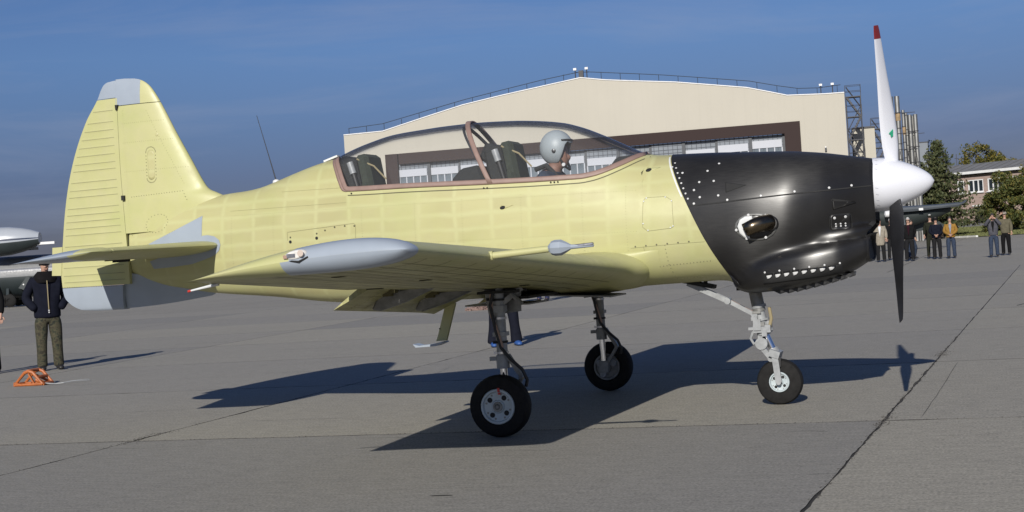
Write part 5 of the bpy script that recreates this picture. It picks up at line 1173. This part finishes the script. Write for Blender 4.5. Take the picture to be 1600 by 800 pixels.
def person(label, xy, H, coat, trou, shoe=None, arms=('hang', 'hang'), hair='hair_dark', turn=0.0, lean=0.0, long_coat=0.0, cap=None, glasses=False, shirt=None, stride=0.0, group=None, collar=None, fat=1.0, hands=True, zip_=False, z=0.0, cuff=None, spread=1.0):
    x, y = xy; fx, fy = CAM.x - x, CAM.y - y; rz = math.atan2(fx, -fy) + math.radians(turn)
    P = thing('person', label, 'person', (x, y, z), rz, group); k = H / 1.76
    sc = lambda p: (p[0] * k, p[1] * k, p[2] * k)
    J = {}; fr = fat
    def arm(side, kind_):
        e_, w = ARMS[kind_]; return (side * e_[0] * (1 + .1 * (fr - 1)), e_[1], e_[2]), (side * w[0], w[1], w[2])
    (eL, wL), (eR, wR) = arm(1, arms[0]), arm(-1, arms[1])
    legs = {}
    for s_ in (1, -1):
        st_ = stride * s_; legs[s_] = [(s_ * .095, 0, .92), (s_ * .115 * spread ** .6 + st_ * .12, -st_ * .08 - .02, .50), (s_ * .125 * spread + st_ * .25, st_ * .10, .085)]
    c = lambda p, r, n=None: (sc(p), tuple(q * k for q in r) if isinstance(r, tuple) else r * k, n) if n else (sc(p), tuple(q * k for q in r) if isinstance(r, tuple) else r * k)
    ch = [[c((0, 0, .95), (.13, .10), 'pel'), c((0, .0, 1.12), (.12, .09), 'w'), c((0, .0, 1.33), (.15, .10), 'ch'), c((0, .01, 1.455), (.075, .065), 'nb'), c((0, 0, 1.52), .052, 'nk'), c((0, -.012, 1.575), (.060, .072)), c((0, -.008, 1.635), (.074, .092), 'hd'), c((0, 0, 1.70), (.072, .088)), c((0, 0, 1.75), (.042, .052))],
          ['hd', c((0, -.104, 1.612), .012)]]
    for s_, e_, w, kk in ((1, eL, wL, 'a'), (-1, eR, wR, 'b')):
        ch.append(['ch', c((s_ * .165, .01, 1.41), .058), c(e_, .043), c(w, (.03, .026), kk)])
        ch.append(['pel', c(legs[s_][0], .082), c(legs[s_][1], .056), c(legs[s_][2], .04), c((legs[s_][2][0], legs[s_][2][1] - .11, .03), (.034, .024))])
        if hands and arms[0 if s_ > 0 else 1] not in ('pocket', 'behind'):
            d = Vector(w) - Vector(e_); 
            if arms[0 if s_ > 0 else 1] in ('camera', 'shade'): d = Vector((-s_ * .8, -.1, .4))
            hc = hand_chains(sc(w), d, kk); ch += [[(q if isinstance(q, str) else q) for q in cc] for cc in hc]
    body = skin_obj('body', ch, M['skin'], P, 2)
    # trousers, jacket, shoes
    tch = [[c((0, 0, .985), (.150 * fr, .118 * fr), 'p'), c((0, 0, .90), (.152 * fr, .12 * fr), 'q')]]
    for s_ in (1, -1): tch.append(['q', c((legs[s_][0][0], 0, .82), (.098 * fr, .105 * fr)), c((legs[s_][1][0], legs[s_][1][1], .5), .080 * fr ** .6), c((lin(legs[s_][1][0], legs[s_][2][0], .5), lin(legs[s_][1][1], legs[s_][2][1], .5), .29), .072 * fr ** .6), c((legs[s_][2][0], legs[s_][2][1], .085), .070 * fr ** .8 if not cuff else cuff), c((legs[s_][2][0], legs[s_][2][1], .045), .066 * fr ** .8 if not cuff else cuff)])
    skin_obj('trousers', tch, trou, P, 2)
    hem = .86 - long_coat
    jch = [[c((0, 0, hem), (.172 * fr, .135 * fr)), c((0, 0, hem + .05), (.172 * fr, .135 * fr)), c((0, 0, 1.05), (.168 * fr, .128 * fr)), c((0, 0, 1.30), (.182 * fr, .130 * fr), 'c'), c((0, .008, 1.425), (.13, .095), 'n'), c((0, .008, 1.485), (.072, .07))]]
    for s_, e_, w in ((1, eL, wL), (-1, eR, wR)):
        w2 = lin(Vector(e_), Vector(w), 1.12 if 'pocket' in arms else .97); jch.append(['c', c((s_ * .190, .01, 1.40), .078 * fr ** .5), c(e_, .070 * fr ** .5), c(tuple(w2), .054 * fr ** .5)])
    skin_obj('jacket', jch, coat, P, 2)
    sh_ = shoe or M['shoe']
    for s_ in (1, -1):
        a = legs[s_][2]; skin_obj('shoe', [[c((a[0], a[1] + .045, .045), (.056, .048)), c((a[0], a[1] - .03, .05), (.06, .05)), c((a[0] + s_ * .01, a[1] - .13, .038), (.06, .038)), c((a[0] + s_ * .015, a[1] - .20, .03), (.045, .028))]], sh_, P, 1)
    # hair or cap, eyes
    def cap_shell(zc_, r, mt, name, lo, back=0.0, n=16):
        b_ = B(); rows = []
        for i in range(8):
            t = lin(lo, PI / 2, i / 7); rows.append([sc((r[0] * math.cos(t) * math.cos(a), -.004 + r[1] * math.cos(t) * math.sin(a), zc_ + r[2] * math.sin(t) + (back * max(0, -math.sin(a)) * math.cos(t)))) for a in [2 * PI * q / n for q in range(n)]])
        b_.grid(rows, closed=True); return b_.obj(name, mt, P, smooth=True, angle=180)
    if hair: cap_shell(1.668, (.084, .104, .098), M[hair], 'hair', -.35, .07)
    if cap:
        cap_shell(1.695, (.096, .116, .085), cap, 'cap', -.1); b_ = B(); b_.grid([[sc((.085 * math.sin(a), -.09 - .0 * math.cos(a), 1.688)) for a in frange(-1.2, 1.2, 8)], [sc((.088 * math.sin(a), -.105 - .085 * math.cos(a), 1.672)) for a in frange(-1.2, 1.2, 8)]]); solid(b_.obj('cap_peak', cap, P), .008)
    if glasses:
        b_ = B(); b_.grid([[sc((.068 * math.sin(a), -.012 - .094 * math.cos(a), zz)) for a in frange(-1.15, 1.15, 10)] for zz in (1.638, 1.662)]); solid(b_.obj('sunglasses', M['sunglass'], P), .006)
    else:
        for s_ in (1, -1): b_ = B(); b_.lathe([(-.008, 0), (-.004, .008), (0, .010), (.004, .008), (.008, 0)], sc((s_ * .031, -.090, 1.643)), 'Y', 8); b_.obj('eye', M['sunglass'], P)
    b_ = B(); b_.box(sc((0, -.088, 1.572)), (.045, .012, .008)); b_.obj('mouth', mat('lip', (.26, .11, .09), .5), P)
    if shirt:
        b_ = B(); b_.grid([[sc((s_ * wd, -.128 * fr - .004 + .05 * max(0, zz - 1.36) * 4, zz)) for s_ in (-1, 0, 1)] for zz, wd in ((1.02, .012), (1.2, .03), (1.36, .055), (1.45, .05))]); solid(b_.obj('shirt', shirt, P, smooth=True), .012)
    if collar:
        b_ = B(); b_.lathe([(1.37, .19), (1.43, .20), (1.50, .155), (1.545, .11), (1.53, .08)], (0, .005, 0), 'Z', 20, sy=.8); b_.v = [sc(p) for p in b_.v]; b_.obj('fur_collar', collar, P, smooth=True)
    if zip_:
        b_ = B(); b_.bar(sc((.0, -.178, .95)), sc((.0, -.168, 1.40)), .012, .008); b_.obj('zip', M['tan'], P)
        for zz in (.905, .935): b_ = B(); b_.lathe([(-.004, 0), (-.004, .012), (.004, .008), (.004, 0)], sc((0, -.180, zz)), 'Y', 8); b_.obj('snap', M['fastener'], P)
    return P
navy = cloth('navy_jacket_cloth', (.012, .014, .026)); black = cloth('black_cloth', (.012, .012, .013)); dkgreen = cloth('dark_olive_uniform', (.028, .030, .020)); beige = cloth('beige_raincoat', (.28, .25, .20)); charcoal = cloth('charcoal_trousers', (.022, .022, .024))
burg = cloth('burgundy_jersey', (.035, .010, .018)); mustard = cloth('mustard_jacket', (.27, .15, .035)); denim = cloth('blue_denim', (.035, .048, .078), .4); greyj = cloth('grey_jacket', (.075, .075, .088)); olive = cloth('olive_tan_jacket', (.12, .108, .072)); fur = cloth('black_fur_collar', (.012, .011, .012)); whiteshirt = cloth('white_shirt', (.7, .7, .7), .05); blueshoe = mat('blue_trainer', (.025, .08, .26), .5); greyshirt = cloth('grey_blue_shirt', (.25, .27, .33)); navytr = cloth('navy_trousers', (.014, .016, .028))
person('airman in black padded jacket and camouflage trousers standing by the orange chock', (-10.79, 8.04), 1.78, navy, M['camo'], arms=('pocket', 'pocket'), cap=black, glasses=True, collar=fur, fat=1.3, zip_=True, turn=8, long_coat=.06)
person('person in dark clothes cut off by the left edge of the photo', (-11.70, 7.72), 1.74, black, charcoal, arms=('hang', 'hang'), turn=-20)
person('person in dark navy trousers and bright blue trainers standing behind the main wheel strut', (-3.45, 8.78), 1.70, navy, navytr, shoe=blueshoe, turn=10, cuff=.10, arms=('hold', 'hold'), fat=1.25, spread=1.45)
person('person in blue trousers far behind the wing, glimpsed under the belly', (-8.38, 26.8), 1.70, navy, cloth('blue_trousers', (.03, .035, .075)), turn=-25)
person('person all in black far behind the wing, left of the blue trousers', (-9.05, 26.2), 1.70, black, black, turn=30)
gp = 'spectators standing on the apron'
person('man in open beige raincoat, dark suit, white shirt and tie by the cowling', (-1.40, 52.72), 1.78, beige, charcoal, shirt=whiteshirt, long_coat=.22, arms=('hang', 'hang'), group=gp, fat=1.25)
person('grey haired person half hidden behind the man in the beige raincoat', (-1.10, 55.0), 1.78, black, charcoal, hair='hair_grey', group=gp)
person('grey haired man in sunglasses, black blazer and burgundy jersey beside the black blade', (-.12, 50.91), 1.74, black, charcoal, shirt=burg, hair='hair_grey', glasses=True, arms=('behind', 'pocket'), group=gp, fat=1.3)
person('walking person in blue trousers behind the man in burgundy', (-.22, 54.2), 1.66, navy, denim, stride=.9, group=gp, turn=60)
person('officer in dark olive uniform and peaked cap, standing behind the other officer', (.62, 53.6), 1.82, dkgreen, dkgreen, cap=dkgreen, group=gp, hair='hair_grey')
person('officer in dark blue tunic and cap with white name tag', (.92, 51.9), 1.68, navy, charcoal, cap=black, arms=('clasp', 'clasp'), group=gp, fat=1.25)
person('young man in mustard jacket and blue jeans with clasped hands', (1.49, 51.59), 1.66, mustard, denim, shirt=greyshirt, arms=('clasp', 'clasp'), group=gp, fat=1.25)
person('man in grey jacket and jeans raising both hands to his face', (3.17, 48.9), 1.66, greyj, denim, shirt=black, glasses=True, arms=('camera', 'camera'), group=gp, fat=1.2)
person('man in olive tan jacket and black trousers shading his eyes with one hand', (3.62, 51.55), 1.72, olive, black, arms=('hang', 'shade'), cap=cloth('pale_cap', (.35, .31, .26)), group=gp, turn=-15, fat=1.2)
q = B(); q.box((0, 0, 0), (.05, .01, .03)); tg_ = None

# pilot in the front cockpit
PI_ = thing('person', 'pilot in pale grey helmet and dark blue suit in the front cockpit', 'person', (.05, 0, 1.72))
pch = [[((-.06, 0, -.05), (.16, .12), 'w'), ((-.03, 0, .20), (.19, .12), 'c'), ((.0, 0, .31), (.075, .07), 'n'), ((.035, 0, .36), .062), ((.06, 0, .40), (.075, .085), 'h'), ((.055, 0, .50), (.085, .09)), ((.045, 0, .57), .06)], ['h', ((.165, 0, .425), .014)], ['h', ((.14, 0, .36), .03)],
       ['c', ((-.02, -.21, .25), .06), ((.02, -.30, -.0), .05), ((.30, -.22, -.10), .035, 'ra')], ['c', ((-.02, .21, .25), .06), ((.02, .30, -.0), .05), ((.30, .22, -.10), .035, 'la')]]
pch += hand_chains((.30, -.22, -.10), (1, .1, 0), 'ra') + hand_chains((.30, .22, -.10), (1, -.1, 0), 'la')
skin_obj('body', pch, mat('pilot_skin_shaded', (.20, .105, .075), .6), PI_)  # darker skin: shade under the helmet put into its colour
skin_obj('flight_suit', [[((-.07, 0, -.08), (.18, .14)), ((-.03, 0, .20), (.20, .135), 'c'), ((-.01, 0, .29), (.12, .10)), ((.0, 0, .345), (.08, .075))], ['c', ((-.02, -.22, .245), .085), ((.02, -.31, -.0), .066), ((.27, -.225, -.10), .05)], ['c', ((-.02, .22, .245), .085), ((.02, .31, -.0), .066), ((.27, .225, -.10), .05)]], cloth('flight_suit_blue', (.035, .05, .075)), PI_)
M['helmet'] = mat('helmet_grey', (.30, .335, .35), .42, var=.06, scale=6)
hb = B(); rows = []
for i in range(15):
    t = lin(-1.15, PI / 2, i / 14); r_ = []
    for q in range(32):
        a = 2 * PI * q / 32; ca, sa = math.cos(a), math.sin(a); tt = t
        front = max(0, ca - .35) / .65
        tt = lin(t, PI / 2, min(1, front * 1.6) * .52 * (1 - i / 14)) if front > 0 else t
        r_.append((.045 + .138 * math.cos(tt) * ca, .122 * math.cos(tt) * sa, .505 + .146 * math.sin(tt)))
    rows.append(r_)
hb.grid(rows, closed=True); hel = hb.obj('helmet', M['helmet'], PI_, smooth=True, angle=180); solid(hel, .012)
q = B(); q.lathe([(0, 0), (0, .018), (-.012, .016), (-.016, 0)], (.055, -.122, .475), 'Y', 12); q.obj('visor_knob', M['hose'], hel); q = B(); q.lathe([(0, 0), (0, .008), (-.006, 0)], (.06, -.138, .482), 'Y', 8); q.obj('knob_pin', M['fastener'], hel)
q = B(); q.grid([[(.045 + (.137 + .006 * k) * math.cos(a), .120 * math.sin(a), .568 - .014 * k) for a in frange(-1.0, 1.0, 12)] for k in (0, 1)]); solid(q.obj('visor_edge', M['hose'], hel, smooth=True), .01)
q = B(); q.tube([(.10, -.10, .40), (.13, -.07, .34), (.15, 0, .315), (.13, .07, .34), (.10, .10, .40)], .011, 8); q.obj('chin_strap', M['hose'], PI_, smooth=True)
q = B(); q.lathe([(0, 0), (0, .017), (-.014, .015), (-.014, 0)], (.125, -.085, .355), 'Y', 10); q.obj('strap_buckle', M['fastener'], PI_)
q = B(); q.tube([(-.12, -.11, .33), (-.02, -.12, .36), (.07, -.12, .26), (.10, -.12, .12)], .022, 8); q.tube([(-.12, .11, .33), (-.02, .12, .36), (.07, .12, .26), (.10, .12, .12)], .022, 8); q.obj('harness', M['fabricblack'], PI_, smooth=True)

# ================================================================== small things on the apron
M['orange'] = mat('chock_orange_paint', (.36, .10, .022), .55, var=.22, scale=14, bmp=.1)
ch_ = thing('wheel_chock', 'orange tubular steel wheel chock lying on the concrete with a grey cable', 'chock', (-9.20, 4.98, 0), .1)
q = B(); Lc, Wc, Hc = .42, .26, .20
for y in (0, Wc):
    q.tube([(0, y, .02), (.08, y, .10), (.16, y, .18), (.22, y, Hc), (.28, y, .18), (.35, y, .10), (Lc, y, .02)], [.018, .02, .024, .026, .024, .02, .018], 8); q.tube([(0, y, .02), (Lc, y, .02)], .02, 8)
for x, z in ((0, .02), (.22, Hc), (Lc, .02), (.34, .11)): q.tube([(x, 0, z), (x, Wc * .5, z + .006), (x, Wc, z)], .022, 8)
q.obj('tube_frame', M['orange'], ch_, smooth=True)
q = B(); q.bar((.0, .0, .05), (.12, .0, .02), .05, .02); q.bar((.20, .02, Hc), (.36, Wc, .04), .03, .03); q.bar((.30, 0, .02), (.22, 0, .17), .03, .02); q.tube([(.30, .05, .08), (.40, .05, .03)], .03, 8); q.obj('brace_plate', M['orange'], ch_)
q = B(); q.tube([(Lc, .05, .03), (.50, .02, .02), (.60, .0, .015), (.72, .02, .02)], [.008, .010, .009, .006], 8); q.tube([(.72, .02, .02), (.80, .14, .03), (.95, .30, .02), (.90, .36, .03), (.76, .20, .03), (.62, .12, .015)], .005, 6); q.obj('cable', M['gearpaint'], ch_, smooth=True)
# pale red netting heap under the wing
M['net'] = mat('faded_red_netting', (.22, .15, .13), .9, var=.35, scale=20)
q = B(); rn = random.Random(4)
for i in range(70):
    x = rn.uniform(-.24, .24); y = rn.uniform(-.15, .15); h = .17 * (1 - abs(x) / .4) * rn.uniform(.5, 1.25) * (1.3 if x > .05 else .8)
    q.tube([(x, y, 0), (x + rn.uniform(-.05, .05), y, h * .6), (x + rn.uniform(-.09, .09), y + rn.uniform(-.05, .05), h)], .012, 5)
q.tube([(-.3, 0, .02), (0, -.1, .03), (.3, 0, .02)], .03, 6)
o = q.obj('netting_heap', M['net']); o.location = (-8.95, 23.0, 0); tag(o, 'small ragged heap of faded red netting on the concrete below the flap', 'netting')
# crowd barrier
br_ = thing('plastic_barrier', 'orange and white plastic barrier in front of the dark parked wing', 'barrier', (-4.9, 160.5, 0), -.3)
for i in range(6):
    for k in range(2): B().box((-.95 + .38 * i, 0, .28 + .48 * k), (.30, .28, .40)).obj('block', mat('barrier_orange', (.62, .20, .07), .5) if (i + k) % 1 == 0 else M['fascia'], br_)
q = B(); q.box((0, .02, .52), (2.3, .2, 1.04)); q.obj('barrier_core', mat('barrier_pale', (.66, .52, .42), .5), br_)
q = B(); q.lathe([(-.3, 0), (-.3, .3), (-.2, .36), (.2, .36), (.3, .3), (.3, 0)], (0, 0, .36), 'Y', 14); o = q.obj('red_drum', M['red']); o.location = (-4.6, 157.0, 0); tag(o, 'dark red drum lying in front of the orange barrier', 'drum')

# ================================================================== parked jet on the left
M['jetwhite'] = mat('jet_white_paint', (.36, .385, .42), .3, var=.05, scale=.8, coat=.3); M['jetnavy'] = mat('jet_navy_stripe', (.012, .022, .055), .35); M['jetdark'] = mat('jet_dark_belly', (.022, .030, .032), .45, var=.2, scale=.8)
jc = CAM + 100 * (_f + _r * ((20 - 800) / 2346.15)); jz = math.atan2(_r.y, _r.x)
jet = thing('parked_jet', 'white business jet with navy stripe and dark belly parked at the left edge', 'jet', (jc.x, jc.y, 0), jz)
def stripetube(prof, zc_, yc_, parent, name, bands, mats, n=48):
    b_ = B(); rows = [[(x, yc_ + r * math.sin(a), zc_ + dz + r * math.cos(a)) for a in [2 * PI * k / n for k in range(n)]] for x, r, dz in prof]
    def mi(i, k):
        h = math.cos(2 * PI * (k + .5) / n)
        for lim, m_ in bands:
            if h >= lim: return m_
        return bands[-1][1]
    b_.grid(rows, closed=True, mif=mi); b_.add(rows[0], [tuple(range(n))]); b_.add(rows[-1], [tuple(range(n))]); return b_.obj(name, mats, parent, smooth=True, angle=60)
jm = [M['jetwhite'], M['jetnavy'], M['jetdark'], mat('jet_spine_shade', (.17, .175, .18), .5)]  # white fuselage top coloured grey to stand for its shade
bands = [(.44, 3), (.24, 1), (.19, 3), (.10, 1), (.05, 3), (-1, 2)]
stripetube([(-11, .3, -.2), (-10.4, .8, -.1), (-9, 1.2, 0), (-7, 1.38, 0), (2.2, 1.38, 0), (4.2, 1.2, .1), (6.2, .85, .3), (8.2, .35, .55)], 1.95, 0, jet, 'fuselage', bands, jm)
nac = stripetube([(-1.05, .80, 0), (-1.15, .86, 0), (-.95, .92, 0), (-.3, .96, 0), (.6, .92, .02), (1.4, .78, .04), (2.0, .62, .06), (2.55, .40, .08)], 4.28, -2.1, jet, 'engine_nacelle', [(.12, 0), (-.05, 1), (-.10, 0), (-.16, 1), (-1, 2)], jm)
q = B(); q.lathe([(-1.17, .80), (-1.22, .86), (-1.17, .93), (-.98, .945)], (0, -2.1, 4.28), 'X', 32); q.obj('intake_ring', M['steel'], nac, smooth=True)
q = B(); q.lathe([(-1.1, .80), (-.7, .70), (-.6, 0)], (0, -2.1, 4.28), 'X', 32); q.obj('intake_fan', M['brown'], nac, smooth=True)
q = B(); q.box((.6, -1.0, 3.75), (2.4, 1.6, .18)); q.obj('pylon', M['jetdark'], jet)
q = B(); q.box((2.75, -2.0, 4.02), (1.5, .5, .16)); q.box((2.1, -2.0, 4.0), (.7, .52, .2), 1); q.obj('tail_stub', [M['fascia'], M['jetwhite']], jet)
q = B(); q.prism([(4.2, 2.6), (7.6, 2.5), (8.2, 5.6), (6.2, 5.6)], lambda p, y: (p[0], y, p[1]), -.12, .12); q.obj('fin', M['jetwhite'], jet)
q = B(); q.prism([(-9, 1.0), (-5.5, 1.0), (-5.0, 1.3), (-6.0, 1.35)], lambda p, y: (p[0], y, p[1]), -9, 9); q.obj('wing', M['jetdark'], jet)
q = B(); q.prism([(.7, 1.2), (1.3, 1.95), (1.9, 1.55), (2.35, 1.1), (1.6, .85)], lambda p, y: (p[0], y, p[1]), -1.42, -1.2); q.obj('belly_fairing', M['jetdark'], jet)
q = B(); q.lathe([(0, 0), (0, .05), (-.02, .05), (-.02, 0)], (1.05, -1.42, 1.42), 'Y', 10); q.obj('belly_lamp', M['fascia'], jet)
for x, y in ((-.35, -1.6), (.15, -1.6), (-.35, 1.6), (.15, 1.6)):
    q = B(); q.lathe([(-.16, .14), (-.16, .33), (-.1, .42), (.1, .42), (.16, .33), (.16, .14)], (x, y, .42), 'Y', 20); q.box((x, y, .42), (.3, .2, .3)); q.obj('wheel', M['rubber'], jet, smooth=True)
q = B(); q.tube([(-.1, -1.3, .42), (-.1, -1.1, 1.2)], .12, 8); q.obj('landing_gear_leg', M['jetdark'], jet); q = B(); q.tube([(-.1, 1.3, .42), (-.1, 1.1, 1.2)], .12, 8); q.obj('landing_gear_leg', M['jetdark'], jet)

# ================================================================== dark grey aircraft on the right
M['dkgrey'] = mat('dark_grey_airframe', (.075, .085, .095), .5, var=.12, scale=.8); M['dkgreen'] = mat('dark_green_airframe', (.020, .027, .026), .55, var=.2, scale=.8)
dz_ = math.atan2(_r.y, _r.x)
da = thing('dark_aircraft', 'dark grey aircraft parked behind the spectators with one wing stretching right', 'aircraft', (-2.6, 81.4, 0), dz_)
stripetube([(-4.6, .2, .1), (-4.2, .45, .05), (-3, .62, 0), (1.0, .62, 0), (2.2, .45, .12), (3.4, .2, .3)], 2.02, .4, da, 'fuselage', [(-1, 0)], [M['dkgreen']])
q = B(); rows = []
for x, y0, y1, z in ((-.6, -.7, 1.3, 2.40), (1.0, -.6, 1.1, 2.42), (2.6, -.45, .85, 2.46), (3.7, -.35, .6, 2.50), (4.1, -.15, .5, 2.58), (4.32, .0, .45, 2.72)):
    t = .22 if x < 2 else .16 if x < 3.9 else .06; rows.append([(x, y0, z), (x, y0 + .05, z + t * .6), (x, (y0 + y1) / 2, z + t), (x, y1, z + .04), (x, (y0 + y1) / 2, z - .06), (x, y0 + .05, z - t * .6)])
q.grid(rows, closed=True); q.add(rows[0], [tuple(range(6))]); q.add(rows[-1], [tuple(range(6))]); q.obj('wing', M['dkgrey'], da, smooth=True)
q = B(); q.box((1.35, -.64, 2.38), (.26, .03, .14)); q.obj('wing_marking', M['fascia'], da)
q = B(); q.prism([(-.2, 2.35), (.35, 2.35), (.55, .9), (.25, .9)], lambda p, y: (p[0], y, p[1]), -.3, -.1); q.obj('wing_strut', M['dkgrey'], da)
q = B(); q.lathe([(-.9, .0), (-.85, .18), (-.2, .24), (.15, .20), (.22, 0)], (.0, -.75, 2.22), 'X', 16); q.obj('nacelle_cap', M['fascia'], da, smooth=True)
q = B(); q.prism([(.5, 1.95), (2.6, 1.75), (3.3, 1.2), (.5, 1.0)], lambda p, y: (p[0], y, p[1]), .8, 1.0); q.obj('tail_panel', M['dkgreen'], da)
for x in (-2.5, .6):
    q = B(); q.lathe([(-.12, .1), (-.12, .28), (.12, .28), (.12, .1)], (x, .2, .28), 'Y', 18); q.box((x, .2, .28), (.18, .14, .18)); q.tube([(x, .2, .28), (x, .3, 1.6)], .06, 8); q.obj('wheel', M['rubber'], da, smooth=True, angle=30)
